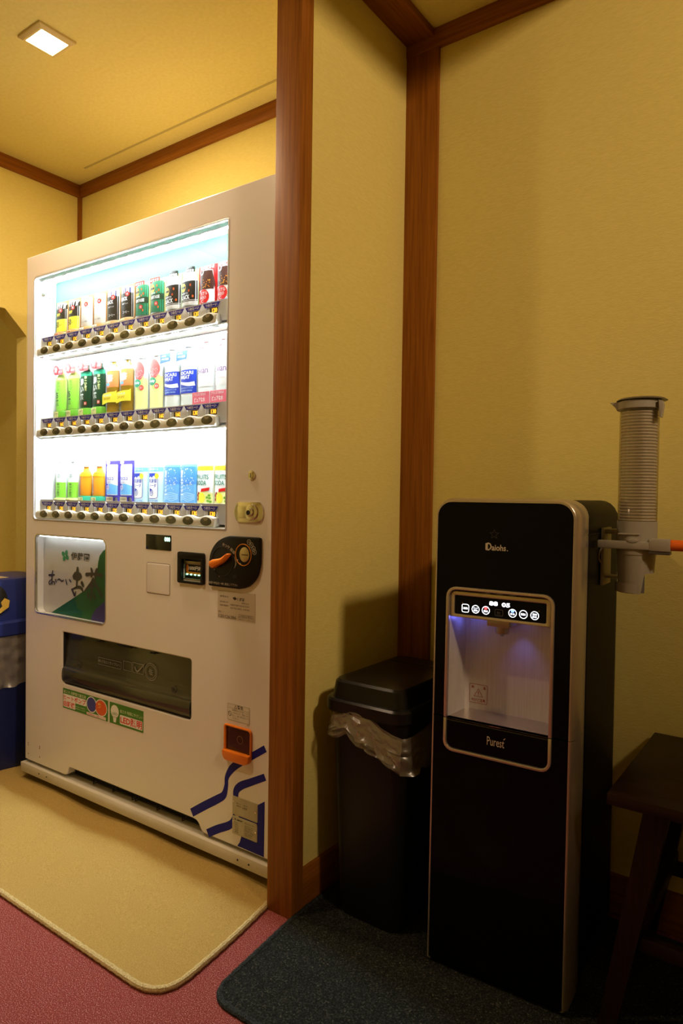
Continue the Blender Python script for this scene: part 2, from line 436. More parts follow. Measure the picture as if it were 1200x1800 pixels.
COIN = rrect(.9790, 1.0690, .3320, .4000, .008)
obj('door', plate([door_out, WIN, SGN, OUTL, BILL, COIN], 0, .085, .0035), VWHITE, VM, angle=18)
obj('cabinet', box(.004, W-.004, .0855, .43, .0785, 1.823, .003), VWHITE, VM)
obj('plinth', box(.03, W-.03, .06, .42, .042, .0780), DARK, VM)
for fx in (.07, W-.07):
    for fy in (.075, .38):
        obj('foot', J(lathe([(.022, .0105), (.022, .018), (.010, .022), (.010, .05)], fx, fy, 16)), DARK, VM)
# kick plate with a top ledge and screw holes
obj('kick_plate', J(box(-.0105, W, -.0105, -.0065, .0362, .0682, .0015), box(-.0100, W, -.0066, .060, .0640, .0678, .0005)), VCREAM, VM)
objs('screw', [discy(x, .0525, .0028, -.0112, -.0100, n=10) for x in (.105, .150, 1.035, 1.075)], PRINTBLK, VM)
objs('pin_hole', [discy(a, b, .0026, -.0004, .001, n=8) for a, b in ((.020, .138), (.020, .131), (.020, .100), (.091, .140), (.091, .134), (.091, .104))], mat('faint_pin_hole', (.22, .17, .12), .6), VM)
# air vent under the door: dark back with wire guard
obj('vent_back', box(.23, .91, .045, .05, .0685, .125), DARK, VM)
gw = [tube([(.25, .030, z), (.87, .030, z)], .0016, 6) for z in (.076, .088, .100)]
for x in (.37, .47, .565, .58, .68, .79): gw.append(tube([(x-.012, .0285, .104), (x-.008, .024, .080), (x, .018, .076), (x+.008, .024, .080), (x+.012, .0285, .104)], .0016, 6))
objs('vent_guard_wire', gw, BLACK, VM)
# display window
TEAL = mat('display_teal', (.11, .29, .22), .6, spec=.1)
obj('display_back', box(.040, .975, .0800, .0850, 1.535, 1.760), TEAL, VM, label='pale teal upper back panel')
obj('display_back', box(.040, .975, .0800, .0850, .915, 1.5345), WHITEIN, VM, label='white back panel')
objs('display_post', [box(.0460, .0520, .004, .0795, .922, 1.7515, .001), box(.964, .9695, .004, .0795, .922, 1.7515, .001)], WHITEIN, VM)
fr = plate([rrect(.0445, .9710, .9205, 1.7535, (.017, .005, .005, .017)), rrect(.0490, .9665, .9260, 1.7490, (.013, .003, .003, .013))], -.0012, .010, .0008)
obj('window_frame', fr, mat('frame_grey', (.55, .56, .58), .3, .3), VM)
obj('window_glass', plate([rrect(.0500, .9655, .9270, 1.7480, (.012, .003, .003, .012))], .0012, .0030), GLASS, VM)
obj('hinge_pin', J(discy(.0555, 1.700, .006, .020, .032), tube([(.053, .05, 1.695), (.060, .05, 1.692)], .003)), CHROME, VM)
for zz in (1.7440, 1.4825, 1.2015):
    x0, x1 = (.056, .962)
    bx = []
    n = 14
    for k in range(n):
        cx = x0+.03+(x1-x0-.06)*k/(n-1)
        bx.append(box(cx-.016, cx+.016, .0215, .0300, zz-.005, zz-.002, .001, 1))
    objs('led_lamp', bx, LEDM, VM)
    obj('led_holder', box(x0, x1, .0195, .032, zz-.002, zz+.002, .0008), WHITEIN, VM)
# selection rails
RAILC = mat('rail_beige', (.66, .62, .52), .35)
RAILG = mat('price_panel_grey', (.48, .48, .50), .4)
BTNM = mat('button_smoke', (.055, .050, .035), .15, coat=.5)
BTNT = mat('button_tab', (.26, .22, .14), .3)
COLDM = mat('cold_blue', (.020, .016, .30), .5, spec=.08)
PRICEM = mat('price_digits', (.9, .35, .02), .5, emit=(1.0, .36, .02), estr=2.2)
PRICEW = mat('price_window', (.045, .040, .035), .25)
U0, UP = .1000, .0716
rows = [(1.502, ['130']*10+['120', '120']), (1.2240, ['160']*4+['150', '150']+['160']*4+['130', '130']), (.9450, ['130']*12)]
lab_dz = [-.0010, 0, -.0040]
proto = {}
for ri, (zb, prices) in enumerate(rows):
    rail_o = []
    xl, xr = .0520, .9190
    top = []
    x = xr
    while x > xl:
        ph = ((x-U0)/UP) % 1.0
        top.append((x, .0108+.0030*math.cos(2*PI*ph))); x -= .004
    out = [(xl+.004, -.0185), (xl, -.010), (xl, .006)] + list(reversed(top))[1:] + [(xr, .006), (xr, -.012), (xr-.005, -.0185)]
    rail = obj('selection_rail', J(plate([out], .0060, .030, .0045), box(xl, .962, .020, .070, -.0215, -.0175, .001)), RAILC, VM, loc=(0, 0, zb))
    obj('price_panel', J(box(.0560, .9640, .0210, .0235, -.010, .0470), box(.0560, .9640, .0235, .078, .0440, .0465)), RAILG, rail)
    objs('rail_peak', [plate([[(U0+UP*(i-.5)-.016, .012), (U0+UP*(i-.5)-.016, .028), (U0+UP*(i-.5), .0440), (U0+UP*(i-.5)+.016, .028), (U0+UP*(i-.5)+.016, .012)]], .0185, .0212, .0006) for i in range(1, 12)], RAILG, rail)
    for i in range(12):
        cx = U0+UP*i
        if not proto:
            b = J(plate([ell(0, 0, .0222, .0120, 28)], .0040, .008, .0012))
            proto['button'] = obj('button', b, BTNM, rail, loc=(cx, 0, -.0025))
            proto['button_tab'] = obj('button_tab', flat([[(-.0095, .0100), (.0095, .0100), (.0075, .0045), (.003, .0022), (-.003, .0022), (-.0075, .0045)]], .00385), BTNT, rail, loc=(cx, 0, -.0025))
            proto['button_rim'] = obj('button_rim', plate([ell(0, 0, .0240, .0132, 28), ell(0, 0, .0220, .0118, 28)], .0048, .0085, .0005), RAILC, rail, loc=(cx, 0, -.0025))
            proto['price_window'] = obj('price_window', box(-.008, .022, .0200, .0212, .0140, .0300), PRICEW, rail, loc=(cx, 0, 0))
            proto['cold_label'] = obj('cold_label', plate([[(-.0335, .0435), (.0335, .0435), (.024, .0315), (-.024, .0315)]], .0178, .0184), COLDM, rail, loc=(cx, 0, 0))
            proto['cold_lettering'] = obj('cold_lettering', text('つめた〜い', -.0225, .0225, .0335, .0420, .01765, .02), PRINTWHT, rail, loc=(cx, 0, 0), smooth=False)
        else:
            for k in ('button', 'button_tab', 'button_rim'): copyto(proto[k], rail, (cx, 0, -.0025))
            for k in ('price_window', 'cold_label', 'cold_lettering'): copyto(proto[k], rail, (cx, 0, lab_dz[ri]))
        pk = 'p'+prices[i]
        if pk not in proto: proto[pk] = obj('price_digits', text(prices[i], .001, .0205, .0162, .0285, .0197, .03), PRICEM, rail, loc=(cx, 0, lab_dz[ri]), smooth=False)
        else: copyto(proto[pk], rail, (cx, 0, lab_dz[ri]))

# ---- sign window
SIGNW = noisy('sign_card', [(.4, (.60, .58, .56)), (.6, (.64, .62, .60))], nscale=4, rough=.35)
SIGNG = mat('sign_green', (.010, .11, .028), .4, spec=.2); SIGNP = mat('sign_purple', (.045, .028, .20), .4, spec=.2); CLOV = mat('clover_green', (.02, .26, .12), .4)
obj('sign_card', J(box(.030, .458, .031, .034, .596, .876), ([(.0735, .0305, .874), (.0600, .0305, .874), (.0240, .0305, .598), (.0270, .0305, .598)], [(0, 1, 2, 3)])), SIGNW, VM)
obj('sign_fold', ribbon([(.0733, .872), (.050, .735), (.0262, .600)], .0012, .0302, 3, False), mat('fold_line', (.16, .17, .18), .5), VM)
gpts = [(.452, .850), (.4148, .8405), (.396, .8321), (.3772, .8148), (.3702, .7942), (.3666, .7737), (.3477, .7316), (.303, .6986), (.2456, .669), (.1036, .600), (.452, .600)]
obj('sign_green', flat([gpts], .0304), SIGNG, VM)
obj('sign_purple', flat([[(.452, .681), (.4164, .6745), (.3923, .6613), (.3596, .641), (.3404, .6185), (.3334, .600), (.452, .600)]], .0300), SIGNP, VM)
cl = []
for cx, cz, a in [(.1895+.0128*math.cos(math.radians(k)), .8040+.0112*math.sin(math.radians(k)), k) for k in (62, -28, 242, 152)]:
    ca, sa = math.cos(math.radians(a)), math.sin(math.radians(a))
    cl.append([(cx+px*ca-pz*sa, cz+px*sa+pz*ca) for px, pz in ell(0, 0, .0098, .0078, 16)])
obj('clover_emblem', J(*[flat([c], .0299-.00003*k) for k, c in enumerate(cl)]), CLOV, VM, smooth=False)
obj('sign_lettering', text('伊藤園', .2225, .3246, .7925, .8185, .0298, .012), PRINTBLK, VM, smooth=False)
br = []
br.append(flat([[(.2431, .7525), (.2605, .7573), (.2797, .7501), (.2855, .7385), (.2712, .727), (.2539, .7238), (.2363, .7276), (.2314, .7394)]], .0296))
Y = .0295
for P, wd in (([(.2605, .7660), (.2583, .745), (.2568, .724), (.2546, .7047)], [.012, .016, .010, .008]),
              ([(.2254, .6927), (.2395, .6964), (.257, .7025), (.2732, .7039), (.2847, .6987), (.2906, .6889)], [.004, .007, .009, .011, .011, .004]),
              ([(.2277, .6929), (.2366, .6839), (.2455, .675), (.2501, .6869)], [.006, .009, .010, .005]),
              ([(.2845, .7194), (.2915, .7114)], [.014, .012]),
              ([(.3094, .749), (.3475, .7536), (.3887, .7524)], [.013, .010, .012]),
              ([(.335, .7697), (.3391, .7598), (.3364, .7459)], [.009, .013, .010]),
              ([(.365, .7685), (.3596, .7579), (.3559, .7441)], [.013, .013, .009]),
              ([(.3465, .7383), (.3338, .7219), (.3115, .7028), (.3002, .6949)], [.010, .011, .009, .004]),
              ([(.3465, .7383), (.3616, .7192), (.3921, .6855)], [.010, .010, .009]),
              ([(.341, .7344), (.3396, .7036), (.3344, .6656)], [.008, .010, .007]),
              ([(.3255, .7109), (.3589, .7162)], [.007, .007]), ([(.3212, .6880), (.3191, .6755)], [.009, .010]), ([(.3509, .686), (.3554, .6745)], [.009, .009]),
              ([(.0962, .7306), (.1275, .7338)], [.008, .006]), ([(.118, .7467), (.1132, .7266), (.1146, .7015)], [.005, .006, .005]),
              ([(.1145, .7195), (.0964, .7071), (.1009, .6985), (.1152, .7087), (.1295, .7092), (.1283, .7019)], [.003, .005, .004, .003, .005, .004]),
              ([(.1356, .7183), (.1394, .7115)], [.006, .006]), ([(.1461, .7177), (.1541, .7209), (.1627, .7198), (.1724, .716), (.1833, .7215)], [.003, .006, .006, .006, .003]),
              ([(.1953, .7232), (.1978, .7156), (.2014, .7082)], [.005, .006, .006]), ([(.2168, .7242), (.224, .7185)], [.006, .006])):
    br.append(ribbon(P, wd, Y)); Y -= .00006
obj('brush_lettering', J(*br), mat('brush_ink', (.035, .026, .018), .5), VM, smooth=False)
obj('sign_frame', plate([rrect(.0570, .4540, .6000, .8735, (.016, .024, .024, .020)), rrect(.0610, .4500, .6040, .8695, (.012, .020, .020, .016))], -.0012, .008, .0008), CHROME, VM)
obj('sign_glass', plate([rrect(.0612, .4498, .6042, .8693, (.012, .020, .020, .016))], .0015, .0030), GLASS, VM)

SLED = mat('sign_lamp', (1, 1, 1), .5, emit=LED_WHITE, estr=8.0)
obj('sign_lamp', box(.075, .440, .0065, .0105, .8655, .8690, .0004, 1), SLED, VM)
# ---- display, blank cover, bill slot
dsp = obj('credit_display', box(.6440, .7536, -.0015, .0005, .8538, .8980, .0006), mat('display_black', (.008, .012, .010), .12), VM)
obj('display_digits', text('000', .7262, .7500, .8800, .8925, -.00165, .02), mat('green_digits', (.5, 1, .7), .5, emit=(.35, 1.0, .55), estr=5.0), dsp, smooth=False)
obj('blank_cover', plate([rrect(.6490, .7480, .7255, .8135, .005)], -.0016, .0005, .0012), VWHITE, VM)
obj('cover_seam', plate([rrect(.6472, .7498, .7237, .8153, .006), rrect(.6489, .7481, .7254, .8136, .005)], -.0003, .001), mat('seam', (.16, .12, .07), .6), VM)
bf = obj('bill_acceptor', J(plate([rrect(.7870, .8925, .7670, .8550, .006), rrect(.8030, .8810, .7740, .8350, .003)], -.008, .004, .002), box(.8005, .8835, .0120, .0140, .7765, .8455)), BLACK, VM)
obj('bill_tray', J(box(.8040, .8800, .002, .012, .8205, .8300, .001), box(.8040, .8800, .001, .012, .7760, .7800, .001)), mat('bill_steel', (.30, .27, .21), .35, .7), bf)
obj('bill_label', J(box(.8110, .8185, .0055, .0075, .7965, .8190), box(.8110, .8800, .0055, .0075, .7925, .7990)), mat('amber_print', (.55, .18, .01), .4), bf)
obj('bill_lettering', text('1000円札', .8200, .8740, .8035, .8165, .0060, .02), PRINTWHT, bf, smooth=False)
obj('bill_plate', box(.8190, .8800, .0065, .0120, .7992, .8195), BLACK, bf)
objs('bill_light', [box(x-.0040, x+.0040, .0030, .0055, .7900, .7935, .0008, 1) for x in (.816, .832, .848, .863, .877)], mat('green_led', (.3, 1, .6), .5, emit=(.25, 1.0, .55), estr=4.0), bf)

# ---- coin panel
cout = smoothp([(.9141, .7830), (.9150, .8334), (.9229, .8640), (.9431, .8890), (.9677, .9020), (.9899, .9078)], 4) + [(1.0930, .9082), (1.0980, .9068), (1.0998, .9025)] + smoothp([(1.0996, .8400), (1.0897, .8077), (1.0692, .7842), (1.0482, .7737), (1.0268, .7690)], 4) + [(.9190, .7690), (.9150, .7705), (.9138, .7745)]
cp = obj('coin_panel', plate([cout], -.010, .001, .004), BLACK, VM)
obj('lever_well', plate([ell(.967, .838, .0410, .0410, 32), ell(.967, .838, .0375, .0375, 32)], -.0112, -.0095, .0006), mat('well_black', (.004, .004, .004), .5), cp)
lv = [(.9461, .8436), (.973, .8486), (.9920, .8600), (.9993, .8622), (1.0027, .8584), (.982, .8379), (.9599, .8267), (.9453, .82), (.9345, .8265), (.9335, .8372)]
obj('return_lever', plate([smoothp(lv+[lv[0]], 4)[:-1]], -.030, -.0095, .006), ORANGE, cp)
obj('coin_ring', plate([ell(1.0442, .8608, .0292, .0292, 36), ell(1.0442, .8608, .0268, .0268, 36)], -.0120, -.0095, .0008), mat('amber_ring', (.60, .22, .02), .35), cp)
obj('coin_plate', discy(1.0490, .8617, .0172, -.0130, -.009, .0196, .0012), mat('coin_steel', (.55, .47, .30), .3, .9), cp)
obj('coin_slot', box(1.0400, 1.0625, -.0134, -.0120, .8600, .8622), DARK, cp)
obj('coin_lettering', J(M(text('おつり', -.0130, .0130, -.0040, .0040, 0, .01), Matrix.Translation((.9800, -.01015, .8815)) @ Matrix.Rotation(math.radians(18), 4, 'Y')),
                        M(text('・返却', -.0130, .0130, -.0045, .0045, 0, .01), Matrix.Translation((1.0020, -.01015, .8710)) @ Matrix.Rotation(math.radians(38), 4, 'Y')),
                        text('故障や商品は一緒に投出して下さい', .9176, 1.0240, .7755, .7825, -.01015, .005)), mat('coin_print', (.42, .38, .30), .5), cp, smooth=False)
cn = []
for (a, b), s in zip(((1.0629, .895), (1.0714, .8876), (1.0786, .8786), (1.0821, .8702)), ('10', '50', '00', '5')):
    cn += [flat([ell(a, b, .0072, n=18), ell(a, b, .0060, n=18)], -.01015), text(s, a-.0032, a+.0032, b-.003, b+.003, -.01015)]
cn.append(ribbon([(1.0093, .8556), (1.016, .8433), (1.0168, .8338), (1.0119, .8239)], [.0004, .0018, .0022, .0004], -.01015, 6, False))
obj('coin_emblem', J(*cn), mat('coin_print', (.42, .38, .30), .5), cp, smooth=False)
objs('panel_screw', [discy(a, b, .0014, -.0108, -.0095, n=8) for a, b in ((.938, .815), (.957, .798), (1.024, .846), (1.033, .837))], PRINTWHT, cp)
obj('lever_catch', box(1.007, 1.022, -.0108, -.0095, .797, .806, .0004), DARK, cp)

# ---- clear sticker below the coin panel
STK = mat('clear_sticker', (.58, .52, .42), .45)
st = obj('operator_sticker', box(.9430, 1.0785, -.0006, .0005, .6845, .7600), STK, VM)
sl = [text('管理会社', .951, .983, .7415, .7465, -.0007), text('伊藤園', 1.0140, 1.0400, .7360, .7450, -.0007, .02), text('販売者住所', .951, .982, .7270, .7315, -.0007), text('お問合せ電話番号', .951, .982, .7175, .7220, -.0007),
      text('京都支店', 1.0300, 1.0560, .7295, .7335, -.0007), text('京都府京都市伏見区竹田町', .990, 1.058, .7215, .7260, -.0007), text('(075)382-3400', .990, 1.058, .7120, .7175, -.0007),
      text('機番コード', .946, .966, .7000, .7035, -.0007), text('120126386', .9470, 1.0110, .6860, .6945, -.0007, .01), text('お問合せ番号', 1.026, 1.066, .6965, .7000, -.0007),
      text('故障・お客さまへ何かあれば', 1.018, 1.076, .6920, .6950, -.0007), text('ご連絡下さい、お待ちします', 1.018, 1.076, .6870, .6900, -.0007),
      flat([rrect(1.020, 1.072, .6955, .7015, .002), rrect(1.0206, 1.0714, .6961, .7009, .002)], -.0007)]
for a, b in ((1.0010, .7420), (1.0060, .7435), (1.0050, .7395), (1.0095, .7410)): sl.append(flat([ell(a, b, .0026, n=10)], -.0007))
obj('sticker_lettering', J(*sl), PRINTBLK, st, smooth=False)

# ---- delivery outlet
ob = obj('outlet_bin', J(box(.2225, .8395, .0835, .0848, .3825, .5540), ([(.2225, .080, .540), (.8395, .080, .540), (.8395, .030, .395), (.2225, .030, .395)], [(0, 1, 2, 3)]), box(.2225, .8395, .004, .080, .3820, .3850)), mat('chute_dark', (.030, .030, .022), .4), VM)
obj('chute_reflection_bar', box(.300, .8390, .014, .020, .4540, .4690, .001), mat('chute_reflection_bar', (.60, .58, .48), .4), ob)  # pale bar along the chute edge, its colour stands in for a reflected light band
obj('chute_side', box(.2217, .2235, .0040, .0835, .3825, .5540), DARK, ob)
obj('chute_shelf', box(.2240, .8390, .0200, .0600, .4600, .4630), mat('chute_shelf', (.20, .19, .15), .4), ob)
prof = [(.0180, .5500), (.0150, .5300), (.0110, .4850), (.0070, .4420), (-.0010, .4330), (-.0040, .4150), (-.0030, .3960), (.0040, .3870)]
fl = []
for i, (a, b) in enumerate(smoothp(prof, 3)): fl.append([(.2245, a, b), (.8375, a, b), (.8375, a+.0025, b), (.2245, a+.0025, b)])
flp = obj('outlet_flap', loft(fl), SMOKE, VM, angle=50)
ETCH = mat('etched_marks', (.26, .25, .20), .7)
e = []
yy = .0085
e += [flat([ell(.6587, .4884, .0275, .0260, 32), ell(.6587, .4884, .0255, .0240, 32)], yy), flat([ell(.6587, .4884, .0215, .0205, 28), ell(.6587, .4884, .0200, .0190, 28)], yy), text('缶', .650, .668, .4800, .4970, yy, .01)]
e += [flat([rrect(.5740, .6260, .4740, .5050, .002), rrect(.5756, .6244, .4756, .5034, .002)], yy), ribbon([(.584, .492), (.598, .480), (.630, .508)], [.003, .005, .002], yy), flat([rrect(.5300, .5700, .4740, .5030, .002), rrect(.5312, .5688, .4752, .5018, .002)], yy),
      flat([rrect(.4050, .5200, .4730, .4960, .002), rrect(.4062, .5188, .4742, .4948, .002)], yy), text('あき缶はリサイクルへ', .411, .514, .4800, .4900, yy), flat([ell(.408, .4845, .003, n=10)], yy)]
obj('flap_emblem', T(J(*e), 0, 0, 0), ETCH, flp, smooth=False)
objs('flap_rivet', [plate([ell(a, .4550, .0085, .0095, 16), ell(a, .4550, .0060, .0070, 16)], .0040, .0055) for a in (.306, .762)], mat('rivet_dark', (.05, .05, .04), .4), flp)
objs('flap_hinge', [box(.50, .57, .006, .012, .5460, .5520, .001), box(.395, .413, .008, .012, .5430, .5475), box(.655, .675, .008, .012, .5430, .5475)], BLACK, ob)

# ---- green stickers
SG = mat('sticker_green', (.055, .22, .02), .4); SR = mat('sticker_red', (.70, .03, .015), .45); SGL = mat('sticker_pale', (.62, .70, .45), .45)
g1 = obj('heat_pump_sticker', plate([rrect(.2277, .4678, .3030, .3687, .001)], -.0007, .0004), SG, VM)
obj('sticker_heading', text('省エネ 消費電力量低減', .2320, .3540, .3530, .3640, -.0008, .012), SGL, g1, smooth=False)
obj('sticker_backing', J(flat([rrect(.2300, .3560, .3290, .3505, .004)], -.00075), flat([rrect(.2300, .2970, .3070, .3300, .004)], -.00075)), PRINTWHT, g1, smooth=False)
obj('sticker_lettering', J(text('ヒートポンプ', .2320, .3540, .3320, .3490, -.0009, .02), text('自販機', .2320, .2950, .3090, .3280, -.0009, .02), text('地球温暖化防止に貢献しています', .3600, .4560, .3060, .3120, -.0011)), SR, g1, smooth=False)
obj('sticker_note', J(text('熱を利用する自販機です', .298, .352, .3170, .3220, -.0008), text('使用電力をへらせます', .298, .352, .3100, .3150, -.0008)), SGL, g1, smooth=False)
obj('blob_outline', J(flat([ell(.3840, .3410, .0270, .0260)], -.00076), flat([ell(.4330, .3395, .0310, .0270)], -.00077), flat([rrect(.3580, .4580, .3048, .3135, .002)], -.00075)), PRINTWHT, g1, smooth=False)
obj('cold_blob', flat([ell(.3840, .3410, .0240, .0230)], -.0009), mat('blob_blue', (.05, .06, .30), .45), g1, smooth=False)
obj('warm_blob', flat([ell(.4330, .3395, .0280, .0240)], -.0010), mat('blob_orange', (.72, .12, .02), .45), g1, smooth=False)
obj('blob_lettering', text('熱', .4180, .4330, .3370, .3540, -.0012, .02), mat('print_yellow', (.85, .60, .12), .5), g1, smooth=False)
g2 = obj('led_sticker', plate([rrect(.4766, .6373, .3030, .3682, .001)], -.0007, .0004), SG, VM)
obj('bulb_picture', J(flat([ell(.5020, .3420, .0195, .0200)], -.0008), flat([[(.4930, .3260), (.5110, .3260), (.5075, .3080), (.4965, .3080)]], -.0008)), PRINTWHT, g2, smooth=False)
obj('bulb_lettering', text('LED', .4890, .5150, .3310, .3385, -.0009, .01), mat('print_green', (.03, .22, .02), .5), g2, smooth=False)
obj('sticker_backing', flat([rrect(.5270, .6340, .3090, .3370, .004)], -.00075), PRINTWHT, g2, smooth=False)
obj('sticker_lettering', text('LED照明', .5300, .6320, .3110, .3350, -.0009, .025), SR, g2, smooth=False)
obj('sticker_heading', text('省エネ 地球にやさしい', .5270, .6340, .3430, .3540, -.0008, .012), SGL, g2, smooth=False)

# ---- warning label, coin return
wl = obj('warning_label', plate([rrect(.9828, 1.0630, .4145, .4595, .003)], -.0006, .0004), mat('label_white', (.70, .66, .58), .5), VM)
L_ = [flat([rrect(.9832, 1.0626, .4149, .4591, .003), rrect(.9838, 1.0620, .4155, .4585, .003)], -.0007), flat([rrect(.9835, 1.0623, .4475, .4480)], -.0007), text('警告', 1.0190, 1.0400, .4490, .4580, -.0007, .02),
      flat([[(1.0080, .4488), (1.0130, .4580), (1.0180, .4488)], [(1.0098, .4498), (1.0162, .4498), (1.0130, .4558)]], -.0007), flat([ell(.9918, .4320, .0062, .0066), ell(.9918, .4320, .0048, .0052)], -.0007), ribbon([(.9880, .4360), (.9956, .4280)], .0012, -.00072, 2, False)]
for k, s in enumerate(('故障防止のためここに', 'ふれないで、物を入れ', 'ない。強く押さないで', 'ください。')):
    L_.append(text(s, 1.0005, 1.060 if k < 3 else 1.024, .4405-.0072*k, .4460-.0072*k, -.0007))
L_.append(text('注意', 1.052, 1.062, .4105, .4130, -.0004))
obj('warning_lettering', J(*L_), PRINTBLK, wl, smooth=False)
rp = rpoly([(.9742, .4030), (1.0728, .4030), (1.0728, .3085), (.9742, .3085)], [.007, .012, .026, .024])
cr = obj('coin_return', plate([rp, rrect(.9795, 1.0685, .3335, .3985, (.003, .008, .003, .003))], -.006, .004, .002), ORANGE, VM)
obj('return_cup', J(plate([[(p[0], p[1]) for p in rpoly([(.9765, .3350), (1.0710, .3350), (1.0710, .3095), (.9765, .3095)], [0, 0, .022, .020])]], -.014, .003, .0015)), ORANGE, cr)
obj('return_flap', plate([rrect(.9797, 1.0683, .3337, .3983, (.003, .008, .003, .003))], -.001, .0015, .0005), glassy('amber_flap', (.42, .24, .10), .15, .1, .30, (.10, .035, .006)), cr)
obj('return_box', box(.9800, 1.0680, .060, .062, .3325, .3995), mat('return_inside', (.08, .035, .01), .5), cr)
obj('return_emblem', flat([ell(1.030, .368, .011, .011), ell(1.030, .368, .009, .009)], -.0012), mat('flap_mark', (.14, .06, .015), .5), cr, smooth=False)

# ---- blue stripes and makers' plates
obj('blue_stripe', J(ribbon([(1.1185, .3650), (1.079, .339), (1.030, .308), (1.000, .283), (.983, .256), (.981, .232), (.972, .206), (.950, .189), (.900, .157), (.848, .1225)], [.018, .018, .021, .020, .014, .0135, .019, .022, .023, .023], -.0004, 8, False)), BLUEPRINT, VM, smooth=False)
obj('blue_stripe', J(ribbon([(1.1185, .291), (1.070, .2655), (1.035, .247), (1.018, .229), (1.0165, .205)], [.018, .019, .021, .020, .018], -.0004, 8, False)), BLUEPRINT, VM, smooth=False)
obj('blue_stripe', J(ribbon([(1.015, .162), (1.007, .142), (.990, .127), (.950, .106), (.912, .0830)], [.016, .019, .021, .022, .022], -.0004, 8, False)), BLUEPRINT, VM, smooth=False)
obj('blue_block', flat([[(1.0948, .2118), (1.1185, .2275), (1.1178, .0815), (1.0235, .0825), (1.0320, .0940), (1.0370, .1080), (1.0385, .125), (1.0250, .150), (1.0300, .168), (1.0750, .168), (1.0920, .180)]], -.0004), BLUEPRINT, VM, smooth=False)
obj('stripe_outline', J(*[ribbon(P, .0022, -.00035, 8, False) for P in ([(1.1185, .3755), (1.079, .3495), (1.026, .320)], [(.990, .292), (.973, .262), (.971, .232), (.963, .211), (.940, .198), (.890, .167), (.842, .135)], [(1.1185, .3015), (1.066, .276), (1.026, .255), (1.006, .229), (1.004, .205)])]), mat('outline_white', (.80, .78, .74), .35), VM, smooth=False)
PLATE = noisy('maker_plate', [(.4, (.44, .41, .29)), (.6, (.48, .45, .32))], nscale=30, rough=.4)
p1 = obj('maker_plate', plate([rrect(1.0055, 1.0952, .1645, .2140, .003)], -.0014, .0004, .0004), PLATE, VM)
obj('plate_lettering', J(text('無断ラベル', 1.0200, 1.0370, .1955, .1990, -.0015), text('の貼付禁止', 1.0440, 1.0610, .1955, .1990, -.0015), text('連絡先', 1.0200, 1.0370, .1890, .1925, -.0015), text('伊藤園', 1.0415, 1.0580, .1870, .1925, -.0015, .03)), PRINTBLK, p1, smooth=False)
p2 = obj('rating_plate', plate([rrect(1.0055, 1.0945, .1125, .1610, (.003, .006, .003, .003))], -.0014, .0004, .0004), PLATE, VM)
rl = [flat([rrect(1.0145, 1.0180, .1510, .1555)], -.0015), text('自動販売機', 1.0230, 1.0440, .1505, .1550, -.0015, .04), text('飲料用 省エネ型', 1.050, 1.083, .1500, .1535, -.0015)]
for k in range(6):
    rl += [text(('定格電圧', '消費電力', '周波数', '冷媒', '製造番号', '質量')[k], 1.015, 1.028, .1430-.0050*k, .1462-.0050*k, -.0015), text(('単相100V', '420/380W', '50/60Hz', 'R744 180g', '20126386', '285kg')[k], 1.050, 1.083-.004*(k % 3), .1430-.0050*k, .1462-.0050*k, -.0015)]
obj('plate_lettering', J(*rl), PRINTBLK, p2, smooth=False)
objs('plate_screw', [discy(a, b, .0030, -.0030, -.0010, n=12, bev=.0008) for a, b in ((1.0105, .2010), (1.0895, .1905), (1.0100, .1450), (1.0895, .1385))], CHROME, VM)

# ---- lock and handle
obj('key_lock', J(discy(1.0622, 1.0685, .0125, -.003, .001, n=24, bev=.0012), discy(1.0622, 1.0685, .0090, -.0045, -.002, n=24, bev=.001)), CHROME, VM)
obj('key_slot', box(1.0588, 1.0607, -.0049, -.0042, 1.0625, 1.0745), DARK, VM)
hp = [(1.018, .999), (1.092, .999)] + bez((1.092, .999), (1.109, .990), (1.109, .955), (1.092, .9445), 8)[1:] + [(1.018, .9445)] + bez((1.018, .9445), (.998, .954), (.998, .990), (1.018, .999), 8)[1:-1]
hd = obj('door_handle', plate([hp], -.004, .001, .002), CHROME, VM)
obj('handle_paddle', plate([rrect(1.0085, 1.0660, .9560, .9880, (.016, .004, .004, .016))], -.0062, -.003, .0012), CHROME, hd)
obj('handle_barrel', J(discy(1.0660, .9725, .0215, -.010, -.003, n=28, bev=.002), discy(1.0660, .9725, .0115, -.016, -.009, n=24, bev=.002)), CHROME, hd)
obj('handle_keyhole', J(discy(1.0640, .9715, .0065, -.0166, -.0155, n=16)), DARK, hd)
# ================================================================== SAMPLE DRINKS (half-relief display dummies; local x across, y into case, z up)
YB = -.0035          # back plane of a dummy relative to its empty (which stands .078 inside the case)
def relief(P, b=.46, N=14):
    """P: (z, half width[, depth factor]) from bottom to top; half-elliptic front, flat back"""
    rings = []
    for q in P:
        z, a = q[0], q[1]; d = (q[2] if len(q) > 2 else b)*a
        rings.append([(-a*math.cos(PI*k/N), YB-d*math.sin(PI*k/N), z) for k in range(N+1)])
    return loft(rings)
def fine(g, step=.0045):
    """cut flat print along x so that it can follow the curved face"""
    bm = bmesh.new(); vs_ = [bm.verts.new(v) for v in g[0]]
    for f in g[1]:
        try: bm.faces.new([vs_[i] for i in f])
        except ValueError: pass
    xs = [v[0] for v in g[0]]
    x = math.ceil(min(xs)/step)*step
    while x < max(xs):
        bmesh.ops.bisect_plane(bm, geom=bm.verts[:]+bm.edges[:]+bm.faces[:], dist=1e-7, plane_co=(x, 0, 0), plane_no=(1, 0, 0)); x += step
    return from_bm(bm)
def wrap(g, a, b=.46, eps=.0004):
    g = fine(g)
    return [(x, YB-(b*a)*math.sqrt(max(0.0, 1-min(1.0, abs(x)/a)**2))-eps+y, z) for x, y, z in g[0]], g[1]
